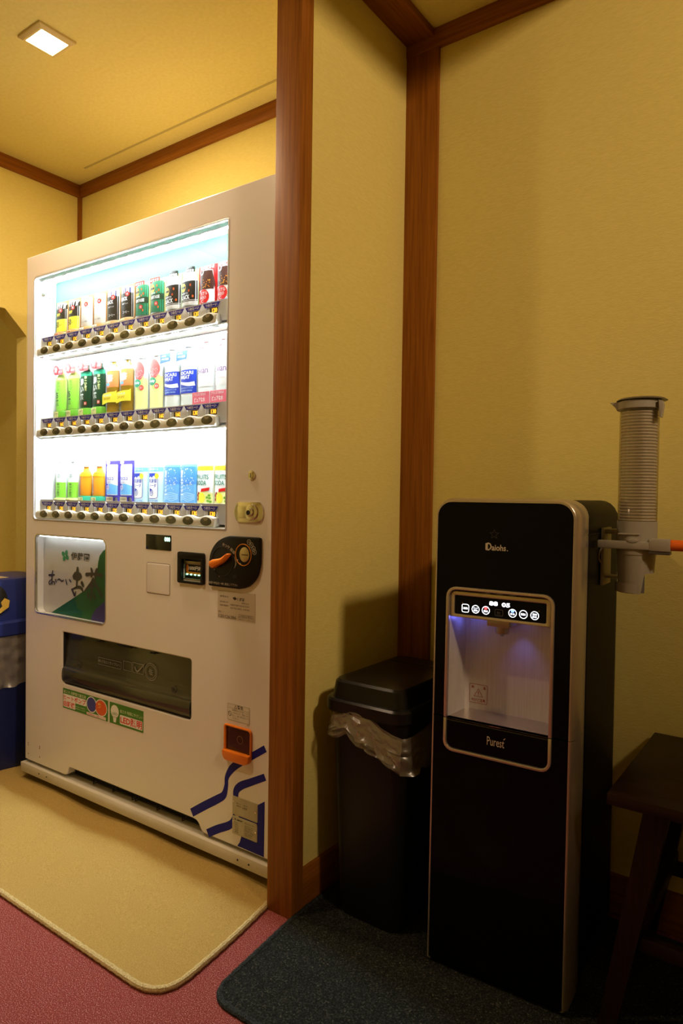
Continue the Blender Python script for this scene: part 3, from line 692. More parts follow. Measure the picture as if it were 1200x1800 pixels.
def band(x0, x1, z0, z1, a, b=.46, eps=.0003, wave=0.0):
    n = 10
    def f(u, v):
        x = x0+(x1-x0)*u
        return (x, 0, z0+(z1-z0)*v+(wave*math.sin(u*PI) if v > .5 else 0))
    return wrap(grid(f, n, 1), a, b, eps)
def poly(P, a, b=.46, eps=.0005): return wrap(flat([P], 0), a, b, eps)
def multi(Ps, a, b=.46, eps=.0005): return wrap(J(*[flat([P], 0) for P in Ps]), a, b, eps)
def tx(s, x0, x1, z0, z1, a, b=.46, eps=.0008, bold=.01): return wrap(text(s, x0, x1, z0, z1, 0, bold), a, b, eps)
def vtx(s, x0, x1, z0, z1, a, b=.46, eps=.0008, bold=.015): return wrap(vtext(s, x0, x1, z0, z1, 0, bold), a, b, eps)
def C_(name, c, r=.45): return mat('drink_'+name, tuple(v**1.45 for v in c), r, spec=.3)
K = dict(white=C_('white', (.80, .80, .78)), black=C_('black', (.012, .012, .014)), yellow=C_('yellow', (.80, .72, .10)), red=C_('red', (.62, .015, .02)), tan=C_('tan', (.56, .34, .16)), cream=C_('cream', (.74, .66, .46)),
         green=C_('green', (.02, .20, .09)), dgreen=C_('dark_green', (.012, .085, .04)), lime=C_('lime', (.36, .68, .12)), pale=C_('pale_lime', (.60, .76, .32)), teal=C_('teal', (.06, .42, .28)), gold=C_('gold', (.62, .46, .06)),
         orange=C_('orange', (.86, .44, .05)), dorange=C_('deep_orange', (.62, .15, .03)), amber=C_('amber', (.36, .24, .04), .25), lyellow=C_('light_yellow', (.80, .78, .42)), blue=C_('blue', (.03, .10, .52)), sky=C_('sky', (.24, .50, .78)), psky=C_('pale_sky', (.58, .78, .86)),
         violet=C_('violet', (.14, .11, .52)), pink=C_('pink', (.72, .22, .28)), ppink=C_('pale_pink', (.82, .55, .58)), purple=C_('purple', (.28, .12, .34)), brown=C_('brown', (.12, .035, .02)), navy=C_('navy', (.03, .03, .20)), silver=C_('silver', (.62, .62, .64), .3), wine=C_('wine', (.35, .02, .03)), leaf=C_('leaf', (.20, .42, .06)), clear=C_('clear_white', (.80, .86, .84), .2))
def drink(i, row, name, label, group):
    u = .0970 + .0716*i
    p = VMAT @ Vector((u, .0785, (1.553, 1.2745, .9865)[row]))
    return empty(name, p, VR, label, 'can' if 'can' in name else 'bottle', group)
def second(t, i, row, label):
    u = .0970 + .0716*i
    return dup(t, VMAT @ Vector((u, .0785, (1.553, 1.2745, .9865)[row])), label)
def card(t, m, z0, z1, w=.0345, name='backing_card', skew=0):
    obj(name, box(-w, w, YB+.0002, YB+.0016, z0, z1, .0006, 1), m, t)
def base(t, m, h, txt=None, tm=None, plaque=None):
    """curved base strip with a small name plaque"""
    o = obj('base_strip', relief([(.0, .0340), (.004, .0345), (h-.004, .0325), (h, .0300)], .62), m, t)
    if plaque: obj('name_plaque', wrap(grid(lambda a, b: (-.026+.036*a, 0, .003+(h-.007)*b), 8, 1), .0345, .62, .0012), plaque, t, smooth=False)
    if txt: obj('base_lettering', wrap(text(txt, -.024, .008, .0045, h-.006, 0, .01), .0345, .62, .0016), tm or PRINTBLK, t, smooth=False)
A = .0285
def can_shape(z0, z1, a=A): return [(z0, a*.90), (z0+.003, a), (z1-.007, a), (z1-.002, a*.90), (z1, a*.87)]
def badge(t, x, z, a, r=.0085):
    obj('badge', poly(ell(x, z, r, r*.9, 18), a, eps=.0007), K['red'], t, smooth=False)
    obj('badge_lettering', tx('2位', x-r*.5, x+r*.5, z-r*.45, z+r*.45, a, eps=.0011), K['white'], t, smooth=False)

GR = ['sample cans on the top row of the machine', 'sample bottles on the middle row of the machine', 'sample drinks on the bottom row of the machine']
# ---------- top row
t = drink(0, 0, 'coffee_can', 'black and yellow low-sugar coffee can, first from the left on the top row', GR[0])
card(t, K['tan'], 0, .128); base(t, K['tan'], .0195, '微糖', K['red'], K['cream'])
obj('can_body', relief(can_shape(.0200, .1190)), K['white'], t)
obj('label_band', J(band(-A*.99, A*.99, .064, .0985, A), multi([[(-.022+.011*k, .098), (-.016+.011*k, .114), (-.012+.011*k, .114), (-.014+.011*k, .098)] for k in range(5)], A, eps=.0003)), K['black'], t)
obj('label_band', band(-A*.99, A*.99, .0215, .0635, A), K['yellow'], t)
obj('lettering', J(tx('微糖', -.016, .006, .074, .085, A)), K['yellow'], t, smooth=False)
obj('zero_lettering', J(tx('50', -.020, .000, .036, .056, A, bold=.02), tx('%オフ', .003, .016, .040, .046, A)), K['black'], t, smooth=False)
badge(t, .008, .0935, A)
second(t, 1, 0, 'black and yellow low-sugar coffee can, second from the left on the top row')
t = drink(2, 0, 'coffee_can', 'white milk coffee can with yellow zigzag top, left of its top-row pair', GR[0])
card(t, K['tan'], 0, .128); base(t, K['tan'], .0195, 'カフェオレ', PRINTBLK, K['white'])
obj('can_body', relief(can_shape(.0200, .1190)), K['white'], t)
obj('zigzag', wrap(J(*[ribbon([(-.024+.012*k, .112-.006*j), (-.018+.012*k, .103-.006*j), (-.012+.012*k, .112-.006*j)], .0022, 0, 1, False) for k in range(4) for j in range(2)]), A, eps=.0006), K['gold'], t, smooth=False)
obj('lettering', J(tx('Café au Lait', -.024, .018, .078, .087, A), tx('カフェ・オレ', -.018, .004, .068, .073, A), tx('コーヒー飲料', -.018, .016, .033, .040, A)), mat('drink_grey', (.20, .18, .16)), t, smooth=False)
badge(t, .010, .0935, A)
second(t, 3, 0, 'white milk coffee can with yellow zigzag top, right of its top-row pair')
t = drink(4, 0, 'coffee_can', 'black coffee can with blue striped top, left of its top-row pair', GR[0])
card(t, K['tan'], 0, .128); base(t, K['tan'], .0195, 'ブラック', mat('drink_grey'), K['cream'])
obj('can_body', relief(can_shape(.0200, .1190)), K['white'], t)
obj('label_band', band(-A*.99, A*.99, .0215, .098, A), K['black'], t)
obj('stripes', J(*[band(-.024+.0085*k, -.0195+.0085*k, .098, .115, A, eps=.0005) for k in (0, 2, 3, 5)]), K['navy'], t, smooth=False)
obj('stripes', J(*[band(-.024+.0085*k, -.0205+.0085*k, .098, .115, A, eps=.0005) for k in (1, 4)]), K['wine'], t, smooth=False)
obj('lettering', J(tx('BLACK', -.025, .012, .074, .086, A, bold=.02), tx('無糖ブラック', -.014, .014, .062, .067, A), tx('コーヒー', -.010, .018, .034, .042, A)), K['white'], t, smooth=False)
badge(t, .011, .0945, A)
second(t, 5, 0, 'black coffee can with blue striped top, right of its top-row pair')
t = drink(6, 0, 'coffee_can', 'green ribbed coffee can with yellow round emblem, left of its top-row pair', GR[0])
card(t, K['lyellow'], 0, .122); obj('header_card', box(-.0345, .010, YB-.004, YB-.002, .112, .127, .0006, 1), K['red'], t)
obj('header_lettering', text('お客さま', -.031, .006, .1150, .1235, YB-.0043, .01), K['white'], t, smooth=False)
base(t, K['black'], .0155, 'COFFEE', K['gold'], None)
obj('can_body', relief(can_shape(.0155, .1120)), K['green'], t)
obj('ribs', J(*[band(-.026+.0052*k, -.0243+.0052*k, .018, .109, A, eps=.0002) for k in range(11)]), K['teal'], t, smooth=False)
obj('label_band', band(-A*.99, A*.99, .054, .073, A, eps=.0005), K['dgreen'], t)
obj('emblem', poly(ell(-.012, .090, .0115, .0135), A, eps=.0006), K['gold'], t, smooth=False)
obj('emblem_band', J(band(-.0225, -.0015, .0865, .0935, A, eps=.0009)), K['black'], t, smooth=False)
obj('lettering', J(tx('DEMITASSE', -.025, .019, .0585, .068, A, bold=.02), tx('COFFEE', -.020, .002, .0735, .0775, A)), K['white'], t, smooth=False)
obj('beans', multi([ell(.009, .097, .003, .004, 8), ell(.016, .083, .003, .004, 8), ell(.008, .078, .0025, .0035, 8), ell(.014, .032, .003, .004, 8)], A, eps=.0007), K['dorange'], t, smooth=False)
badge(t, .006, .043, A, .0075)
second(t, 7, 0, 'green ribbed coffee can with yellow round emblem, right of its top-row pair')
t = drink(8, 0, 'coffee_bottle_can', 'black bottle can with white shoulders and yellow emblem, left of its top-row pair', GR[0])
card(t, K['pale'], 0, .122); base(t, K['black'], .0145, 'COFFEE', K['dorange'], None)
B = .0325
obj('can_body', relief([(.0140, B*.92), (.017, B), (.086, B), (.096, B*.90), (.112, B*.55), (.116, B*.50)]), K['white'], t)
obj('cap', relief([(.115, B*.52), (.117, B*.56), (.130, B*.56), (.1315, B*.50)]), K['black'], t)
obj('cap_band', J(*[band(-.016+.007*k, -.0115+.007*k, .1165, .1215, B*.56, eps=.0004) for k in range(5)]), K['white'], t, smooth=False)
obj('label_band', J(band(-B*.99, B*.99, .0315, .0865, B), band(-B*.99, B*.99, .0275, .0295, B)), K['black'], t)
obj('emblem', poly(ell(-.015, .069, .0115, .0125), B, eps=.0006), K['gold'], t, smooth=False)
obj('emblem_band', band(-.0250, -.0055, .0660, .0725, B, eps=.0009), K['black'], t, smooth=False)
obj('lettering', J(tx('BLACK', -.028, .012, .0335, .0465, B, bold=.02), tx('BARISTAS', -.024, .006, .0495, .0535, B)), K['white'], t, smooth=False)
obj('beans', multi([ell(.014, .074, .003, .004, 8), ell(.009, .058, .003, .004, 8), ell(.022, .041, .003, .004, 8)], B, eps=.0007), K['dorange'], t, smooth=False)
second(t, 9, 0, 'black bottle can with white shoulders and yellow emblem, right of its top-row pair')
t = drink(10, 0, 'sparkling_can', 'red and white can card with a big red disc, second from the right on top', GR[0])
card(t, K['red'], .000, .124, .0355); base(t, K['white'], .006)
B = .0290
obj('can_body', relief([(.004, B), (.055, B), (.060, B*.98), (.100, B*.80), (.108, B*.72)]), K['white'], t)
obj('label_band', band(-B*.97, B*.97, .051, .0595, B, eps=.0004, wave=.004), K['brown'], t)
obj('label_band', wrap(grid(lambda a, b: ((-.028+.056*a)*(1-.22*b)+.004, 0, .060+.044*b), 8, 3), B, eps=.0010), K['brown'], t)
obj('bubbles', multi([ell(random.uniform(-.010, .022), random.uniform(.055, .080), .0014, .0014, 6) for _ in range(22)], B, eps=.0014), K['orange'], t, smooth=False)
obj('pull_tab', wrap(J(flat([ell(-.008, .101, .008, .010), ell(-.008, .101, .0045, .006)], 0), ribbon([(-.012, .110), (.0, .114), (.012, .111)], .004, 0)), B, eps=.0030), K['silver'], t, smooth=False)
obj('disc', poly(ell(-.004, .0305, .0215, .0215), B, eps=.0006), K['red'], t, smooth=False)
obj('lettering', J(tx('リアル', -.014, .012, .035, .045, B, bold=.02), tx('GOLD', -.017, .008, .025, .033, B), tx('C', -.012, -.002, .014, .023, B)), K['white'], t, smooth=False)
obj('header_lettering', J(text('RAIZIN!', -.030, .026, .1130, .1225, YB-.0004, .015)), K['white'], t, smooth=False)
obj('blue_wave', wrap(J(*[ribbon([(-.026, .007+.003*k), (0, .009+.003*k), (.026, .013+.003*k)], .0011, 0, 3, False) for k in range(2)]), B, eps=.0006), K['sky'], t, smooth=False)
second(t, 11, 0, 'red and white can card with a big red disc, last on the right on top')
# ---------- middle row
def bottle(body, z0, z1, a, capm, zt, neck=.0125, b=.46):
    obj('bottle_body', relief([(z0, a*.92), (z0+.004, a), (z1, a), (z1+.012, a*.93), (z1+.026, a*.60), (z1+.034, neck), (zt-.012, neck)], b), body, t)
    obj('cap', relief([(zt-.014, neck*1.08), (zt-.013, neck*1.16), (zt-.002, neck*1.16), (zt, neck*1.05)], .8), capm, t)
def tea_tag(t, z):
    obj('neck_tag', plate([ell(-.0075, z, .0150, .0165, 20)], YB-.020, YB-.0185), mat('drink_tag_red', (.55, .006, .010)), t)
    obj('neck_tag', plate([rrect(-.005, .030, z-.0165, z+.004, .004)], YB-.0185, YB-.017), mat('drink_tag_rose', (.55, .03, .035)), t)
    obj('tag_lettering', J(text('冷', -.0150, .0005, z-.010, z+.010, YB-.0204, .02), text('おいしい', .005, .028, z-.010, z-.002, YB-.0189)), K['white'], t, smooth=False)
A = .0300
t = drink(0, 1, 'tea_bottle', 'pale green tea bottle with black brush lettering, first on the middle row', GR[1])
base(t, K['leaf'], .0265, 'まろやか', PRINTBLK, K['lyellow'])
bottle(K['pale'], .0270, .128, A, K['white'], .185)
obj('label_band', band(-A*.99, A*.99, .030, .132, A), K['lime'], t)
obj('label_band', band(-A*.99, A*.99, .132, .142, A*.97), K['pale'], t)
obj('lettering', J(vtx('お茶', -.019, .001, .040, .094, A, bold=.04), vtx('お〜い', -.006, .006, .094, .128, A, bold=.02)), K['black'], t, smooth=False)
tea_tag(t, .166)
second(t, 1, 1, 'pale green tea bottle with black brush lettering, second on the middle row')
t = drink(2, 1, 'tea_bottle', 'dark green strong tea bottle with white lettering, left of its middle-row pair', GR[1])
base(t, K['leaf'], .0265, 'しっかり', PRINTBLK, K['lyellow'])
bottle(K['dgreen'], .0270, .128, A, K['white'], .185)
obj('label_band', band(-A*.99, A*.99, .028, .133, A), K['dgreen'], t)
obj('label_band', band(-A*.97, A*.97, .134, .148, A*.95, eps=.001), K['teal'], t)
obj('lettering', vtx('濃い茶', -.019, .002, .052, .126, A, bold=.04), K['white'], t, smooth=False)
obj('lettering', vtx('お〜いお茶', .006, .017, .082, .134, A, bold=.03), K['lyellow'], t, smooth=False)
obj('seal', poly(rrect(.004, .016, .036, .048), A, eps=.0007), K['red'], t, smooth=False)
obj('seal_lettering', tx('濃茶', .006, .014, .038, .046, A, eps=.0011), K['white'], t, smooth=False)
tea_tag(t, .167)
second(t, 3, 1, 'dark green strong tea bottle with white lettering, right of its middle-row pair')
t = drink(4, 1, 'barley_tea_bottle', 'orange barley tea bottle with yellow lower sleeve, left of its middle-row pair', GR[1])
bottle(K['amber'], .0020, .128, A, K['psky'], .182)
obj('label_band', band(-A*.99, A*.99, .085, .138, A, eps=.0006), mat('drink_rust', (.58, .17, .045)), t)
obj('label_band', band(-A*.97, A*.97, .138, .149, A*.96, eps=.0012), K['psky'], t)
obj('lettering', J(tx('茶', -.020, .014, .101, .126, A, bold=.07), tx('むぎ', -.012, .006, .139, .147, A*.97, bold=.03)), K['white'], t, smooth=False)
obj('lettering', J(tx('健康', -.014, .010, .127, .136, A, bold=.03)), K['yellow'], t, smooth=False)
obj('pill', poly(rrect(-.024, -.002, .090, .099, .004), A, eps=.0009), K['sky'], t, smooth=False)
obj('yellow_sleeve', plate([[(-.0355, .030), (-.0355, .060), (-.030, .066), (0, .069), (.030, .069), (.0358, .072), (.0358, .034), (.010, .036), (-.010, .036)]], YB-.0170, YB-.0155), K['yellow'], t)
obj('sleeve_lettering', J(text('カラダ健康', -.030, .010, .0545, .0630, YB-.0174, .015)), K['psky'], t, smooth=False)
obj('sleeve_lettering', J(text('コチコチ茶', -.029, .006, .0440, .0520, YB-.0174, .02)), K['wine'], t, smooth=False)
second(t, 5, 1, 'orange barley tea bottle with yellow lower sleeve, right of its middle-row pair')
t = drink(6, 1, 'juice_bottle', 'pale yellow juice bottle with red fruit picture, left of its middle-row pair', GR[1])
bottle(K['clear'], .0020, .128, A, K['white'], .178)
obj('liquid', band(-A*.98, A*.98, .006, .050, A), K['lyellow'], t)
obj('label_band', J(band(-A*.99, A*.99, .050, .100, A, eps=.0005)), K['lyellow'], t)
obj('label_patch', poly(ell(.008, .086, .020, .026), A, eps=.0007), K['pale'], t, smooth=False)
obj('fruit', poly([(x*1.0, z) for x, z in ell(.000, .124, .0225, .030)], A, eps=.0010), mat('drink_strawberry', (.70, .06, .06)), t, smooth=False)
obj('seeds', multi([ell(random.uniform(-.014, .016), random.uniform(.102, .125), .0011, .0014, 6) for _ in range(30)], A, eps=.0014), K['ppink'], t, smooth=False)
obj('leaf_oval', poly(ell(-.008, .0865, .0180, .0125), A, eps=.0013), K['teal'], t, smooth=False)
obj('lettering', tx('fruity', -.022, .006, .081, .092, A, eps=.0017, bold=.03), K['white'], t, smooth=False)
obj('round_mark', poly(ell(.012, .071, .0090, .0085), A, eps=.0013), mat('drink_strawberry'), t, smooth=False)
obj('mark_lettering', tx('果汁', .006, .018, .067, .075, A, eps=.0017), K['white'], t, smooth=False)
second(t, 7, 1, 'pale yellow juice bottle with red fruit picture, right of its middle-row pair')
t = drink(8, 1, 'sports_drink_bottle', 'clear sports drink bottle with blue label and white wave, left of pair', GR[1])
B = .0335
obj('bottle_body', relief([(.002, B*.92), (.006, B), (.036, B*.97), (.040, B), (.112, B), (.140, B*.80), (.160, .014), (.176, .014)]), K['clear'], t)
obj('cap', relief([(.174, .015), (.175, .0165), (.190, .0165), (.192, .015)], .8), K['white'], t)
obj('label_band', band(-B*.99, B*.99, .0385, .1075, B, eps=.0006), K['blue'], t)
obj('wave', wrap(ribbon([(-.033, .073), (-.010, .067), (.012, .064), (.030, .066)], [.006, .008, .011, .012], 0, 5, False), B, eps=.0010), K['white'], t, smooth=False)
obj('lettering', J(tx('POCARI', -.031, .026, .093, .103, B, eps=.0011, bold=.02), tx('SWEAT', -.031, .016, .080, .091, B, eps=.0011, bold=.02)), K['white'], t, smooth=False)
obj('small_lettering', J(tx('イオンサプライドリンク', -.028, .026, .051, .056, B, eps=.0011), tx('ION SUPPLY DRINK', -.028, .024, .044, .048, B, eps=.0011)), K['psky'], t, smooth=False)
obj('neck_tag', plate([[(-.036, .134), (-.034, .160), (.012, .163), (.007, .138)]], YB-.0215, YB-.020), mat('drink_tag_blue', (.015, .09, .38)), t)
obj('tag_lettering', J(text('水分補給に', -.029, -.006, .1520, .1580, YB-.0219), text('イオン飲料', -.029, .004, .1420, .1490, YB-.0219, .015)), K['white'], t, smooth=False)
second(t, 9, 1, 'clear sports drink bottle with blue label and white wave, right of pair')
t = drink(10, 1, 'water_bottle', 'clear water bottle with pink drop tag, second from right on middle row', GR[1])
B = .0320
card(t, K['white'], .0, .180)
obj('bottle_body', relief([(.002, B*.92), (.006, B)]+[(.02+.012*k, B*(.97 if k % 2 else 1)) for k in range(8)]+[(.128, B), (.150, B*.78), (.170, .013), (.182, .013)]), K['clear'], t)
obj('cap', relief([(.180, .0135), (.181, .0150), (.194, .0150), (.196, .0135)], .8), K['ppink'], t)
obj('drop_tag', plate([[(0, .190), (.008, .174)] + [(.0118*math.sin(a), .164-.0125*math.cos(a)) for a in [2.2-4.4*k/14 for k in range(15)]] + [(-.008, .174)]], YB-.0215, YB-.020), mat('drink_drop_pink', (.62, .20, .26)), t)
obj('drop_marks', J(flat([rrect(-.0075, -.0015, .1605, .1630)], YB-.0218)), K['violet'], t, smooth=False)
obj('drop_marks', J(flat([rrect(.0020, .0080, .1605, .1630)], YB-.0218)), K['red'], t, smooth=False)
obj('label_band', band(-B*.98, B*.98, .052, .120, B), K['white'], t)
obj('lettering', J(tx('evian', -.030, .018, .0905, .108, B, bold=.005)), K['purple'], t, smooth=False)
obj('pink_lines', J(band(-.026, .014, .0720, .0732, B, eps=.0007), band(-.0270, -.0255, .050, .092, B, eps=.0007)), K['ppink'], t, smooth=False)
obj('front_plaque', box(-.0345, .0345, YB-.0235, YB-.0220, .002, .0360, .0006, 1), K['pink'], t)
obj('plaque_lettering', J(text('フランスうまれの', -.030, .020, .0250, .0330, YB-.0238, .01), text('ピュアな水', -.026, .018, .0070, .0210, YB-.0238, .02)), K['white'], t, smooth=False)
second(t, 11, 1, 'clear water bottle with pink drop tag, last on the right, middle row')
# ---------- bottom row
A = .0300
t = drink(0, 2, 'green_tea_bottle', 'small light green tea bottle, first from the left on the bottom row', GR[2])
base(t, K['pale'], .0120, '緑茶', PRINTBLK, K['lyellow'])
bottle(K['clear'], .0120, .090, A, K['white'], .150)
obj('liquid', band(-A*.98, A*.98, .014, .066, A), K['lime'], t)
obj('lettering', J(vtx('お〜いお茶', -.006, .008, .016, .064, A, bold=.03), vtx('新茶', -.006, .012, .078, .112, A*.98, bold=-.005)), K['dgreen'], t, smooth=False)
second(t, 1, 2, 'small light green tea bottle, second from the left on the bottom row')
t = drink(2, 2, 'orange_tea_bottle', 'small orange bottle with round shoulders, left of its bottom-row pair', GR[2])
base(t, K['teal'], .0200, 'ほうじ茶', PRINTBLK, K['lyellow'])
obj('bottle_body', relief([(.020, A*.92), (.024, A), (.078, A), (.080, A*.97), (.084, A), (.092, A*.97), (.106, A*.62), (.112, .012), (.120, .012)]), K['orange'], t)
obj('shoulder', band(-A*.95, A*.95, .0855, .0925, A), K['yellow'], t)
obj('cap', relief([(.118, .0128), (.119, .0142), (.130, .0142), (.132, .0128)], .8), K['white'], t)
obj('neck_tag', plate([rrect(-.010, .010, .100, .134, .004)], YB-.0205, YB-.0190), K['psky'], t)
obj('side_panel', band(-.024, -.012, .024, .086, A, eps=.0006), K['dorange'], t)
obj('lettering', vtx('ほうじ茶', -.022, -.014, .028, .084, A, eps=.0011), K['white'], t, smooth=False)
second(t, 3, 2, 'small orange bottle with round shoulders, right of its bottom-row pair')
t = drink(4, 2, 'yogurt_drink_can', 'white and blue yogurt drink can in violet frame, left of its pair', GR[2])
obj('violet_frame', plate([rrect(-.0350, .0355, .000, .136, .002), rrect(-.0290, .0290, .024, .124, .004), rrect(.006, .028, .000, .018, (.008, .008, 0, 0))], YB-.0030, YB+.0010), K['violet'], t)
obj('name_plaque', box(-.030, .004, YB-.0045, YB-.0031, .004, .019), K['cream'], t)
obj('plaque_lettering', text('乳性飲料', -.027, .001, .008, .015, YB-.0047, .01), PRINTBLK, t, smooth=False)
obj('can_body', relief(can_shape(.0240, .1230, .0285)), K['white'], t)
obj('label_band', band(-.0282, .0282, .027, .055, .0285, wave=.006), K['sky'], t)
obj('lettering', J(tx('デカココ', -.024, .017, .072, .084, .0285, bold=.03), tx('ヨーグルト味', -.020, .004, .064, .068, .0285), tx('からだに', -.020, -.004, .096, .101, .0285)), K['violet'], t, smooth=False)
obj('ring_emblem', multi([ell(-.010, .050, .0085, .0095)], .0285, eps=.0009), K['white'], t, smooth=False)
obj('ring_emblem', wrap(J(flat([ell(-.010, .050, .0065, .0075), ell(-.010, .050, .0050, .0060)], 0), flat([ell(-.010, .050, .0028, .003)], 0), flat([[(-.018, .054), (-.018, .064), (-.006, .058)]], 0)), .0285, eps=.0012), K['violet'], t, smooth=False)
obj('header_oval', plate([ell(-.020, .1300, .0090, .0065)], YB-.0050, YB-.0031), K['ppink'], t)
second(t, 5, 2, 'white and blue yogurt drink can in violet frame, right of its pair')
t = drink(6, 2, 'lactic_soda_can', 'pale blue lactic soda can with framed emblem, left of its bottom-row pair', GR[2])
card(t, K['psky'], .0, .122)
obj('can_body', relief([(.002, .032), (.006, .033), (.112, .033), (.118, .031)], .30), K['psky'], t)
B = .033
def bt(*a, **k): return tx(*a, B, b=.30, **k)
obj('label_panel', band(-.027, .016, .014, .096, B, .30, eps=.0005), K['white'], t)
obj('header_band', band(-.0325, .0325, .099, .112, B, .30, eps=.0005), K['sky'], t)
obj('header_lettering', bt('腸サポート', -.026, .018, .1010, .1100), K['white'], t, smooth=False)
obj('lettering', J(bt('乳酸菌', -.025, .012, .064, .076), bt('ソーダ', -.025, .010, .050, .061)), K['blue'], t, smooth=False)
obj('panel_line', wrap(J(ribbon([(.016, .084), (.016, .030), (.014, .020), (.004, .016), (-.026, .016)], .0016, 0, 5, False), flat([[(-.026, .080), (-.026, .094), (.008, .094), (.004, .084), (-.004, .086), (-.010, .079), (-.016, .084)]], 0), flat([ell(-.013, .034, .0095, .0095), ell(-.013, .034, .0078, .0078)], 0), flat([ell(-.013, .034, .0045), ell(-.013, .034, .0028)], 0), flat([[(-.022, .036), (-.022, .048), (-.008, .043)]], 0), text('お腹すっきり乳酸菌', -.026, .016, .006, .011)), B, .30, .0010), K['blue'], t, smooth=False)
obj('round_mark', wrap(flat([ell(.012, .085, .0085, .0090)], 0), B, .30, .0013), K['yellow'], t, smooth=False)
second(t, 7, 2, 'pale blue lactic soda can with framed emblem, right of its bottom-row pair')
t = drink(8, 2, 'cider_can', 'bubbly sky blue cider can with vertical white lettering, left of pair', GR[2])
card(t, K['sky'], .0, .120)
obj('can_body', relief([(.002, .033), (.006, .034), (.112, .034), (.118, .031)], .30), K['sky'], t)
B = .034
obj('shade_band', J(band(-.0335, .0335, .060, .112, B, .30, eps=.0004)), mat('drink_cider_blue', (.05, .22, .62)), t)
obj('bubbles', wrap(J(*[flat([ell(random.uniform(-.028, .028), random.uniform(.040, .110), r, r, 8)], 0) for r in [random.choice((.0008, .0012, .0019)) for _ in range(60)]]), B, .30, .0008), K['white'], t, smooth=False)
obj('lettering', wrap(vtext('天然水サイダー', -.026, -.012, .024, .100, 0, .03), B, .30, .0011), K['white'], t, smooth=False)
obj('splash', wrap(J(*[ribbon([(-.030, .010+.005*k), (-.012, .016+.004*k), (.006, .010+.006*k), (.030, .017+.003*k)], .0014, 0, 5, False) for k in range(5)]), B, .30, .0009), K['psky'], t, smooth=False)
second(t, 9, 2, 'bubbly sky blue cider can with vertical white lettering, right of pair')
t = drink(10, 2, 'fruit_soda_can', 'white and yellow fruit soda can, second from right on bottom row', GR[2])
card(t, K['lyellow'], .0, .120)
obj('can_body', relief([(.002, .032), (.006, .033), (.112, .033), (.118, .031)], .30), K['white'], t)
B = .033
obj('label_band', band(-.0325, .0325, .100, .113, B, .30, eps=.0005), K['yellow'], t)
obj('label_band', band(-.0325, .0325, .004, .034, B, .30, eps=.0005, wave=.006), K['lyellow'], t)
obj('header_lettering', bt('ビタミンたっぷり', -.026, .022, .102, .110), K['dorange'], t, smooth=False)
obj('lettering', J(bt('FRUITS', -.030, .020, .074, .088, bold=.02), bt('SODA', -.030, .012, .057, .071, bold=.02), bt('ITO EN', -.022, .004, .094, .098)), mat('drink_soda_green', (.01, .17, .11)), t, smooth=False)
obj('lemon', wrap(flat([ell(-.006, .021, .0140, .0150)], 0), B, .30, .0012), K['yellow'], t, smooth=False)
obj('grapes', wrap(J(*[flat([ell(-.024+.004*(k % 2), .016+.006*k, .0042)], 0) for k in range(4)]), B, .30, .0010), K['wine'], t, smooth=False)
obj('ribbon_mark', wrap(flat([[(-.010, .038), (-.008, .047), (.024, .051), (.022, .042)]], 0), B, .30, .0012), K['red'], t, smooth=False)
obj('leaves', wrap(J(*[flat([ell(a, b, .0045, .0035, 10)], 0) for a, b in ((.018, .012), (.024, .020), (.015, .022), (.026, .010), (.022, .028))]), B, .30, .0012), K['leaf'], t, smooth=False)
second(t, 11, 2, 'white and yellow fruit soda can, last on the right, bottom row')
# ================================================================== WATER DISPENSER (local x right, y to the wall, z up)
DX, DY, DR = -.700, 1.303, math.radians(2.6)
DZ = .008
DMAT = Matrix.Translation((DX, DY, 0)) @ Matrix.Rotation(DR, 4, 'Z')
WD = empty('water_dispenser', (DX, DY, 0), DR, 'tall glossy black water dispenser with champagne frame and lit tap niche', 'water dispenser')
LEAN = .012
def lean(g): return [(x, y+LEAN*z, z) for x, y, z in g[0]], g[1]
TOPZ = 1.017
# body behind the front door
bd = []
for yy, ins in ((.1070, 0), (.375, 0), (.400, .008), (.410, .025)):
    bd.append([(x, yy, z) for x, z in rrect(.005+ins*.3, .3000-ins*.3, .022, TOPZ-.001-ins*.6, (.038, .038, .004, .004))])
obj('body', loft(bd), MATTEBLK, WD)
obj('plinth', box(.012, .293, .020, .395, DZ+.0005, .0225, .002), DARK, WD)
obj('body_seam', plate([rrect(.0046, .3004, .945, .9465)], .078, .380), DARK, WD)
# champagne frame in two halves (upper door / lower door)
zs = .5475
def uframe(x0, x1, z0, z1, r, up):
    return rrect(x0, x1, z0, z1, (r, r, 0, 0) if up else (0, 0, .004, .004), 8)
fo, fi = (.0010, .3030), (.0062, .2930)
def fring(x0, x1, z0, z1, r, y, up): return [(x, y+LEAN*z, z) for x, z in uframe(x0, x1, z0, z1, r, up)]
for up in (True, False):
    z0, z1 = (zs+.0006, TOPZ) if up else (.016, zs-.0006)
    e = 0.0
    rings = [fring(fo[0]+.0055, fo[1]-.0045, z0, z1-(.002 if up else 0), .036, .100, up), fring(fo[0]+.002, fo[1]-.002, z0, z1-(.002 if up else 0), .036, .0755, up), fring(fo[0], fo[1], z0, z1, .038, .070, up), fring(fo[0], fo[1], z0, z1, .038, .012, up),
             fring(fo[0]+.0012, fo[1]-.0050, z0, z1-(.0030 if up else 0), .036, .0025, up), fring(fo[0]+.0024, fo[1]-.0068, z0, z1-(.0042 if up else 0), .035, .0005, up), fring(fi[0], fi[1], z0, z1-(.0085 if up else 0), .031, .0005, up), fring(fi[0], fi[1], z0, z1-(.0085 if up else 0), .031, .010, up)]
    obj('front_frame', loft(rings, cap=False), CHAMP, WD, angle=50)
NO = rrect(.0305, .2612, .4765, .8285, .022)     # niche frame outline
NI = rrect(.0370, .2545, .4830, .8220, .016)
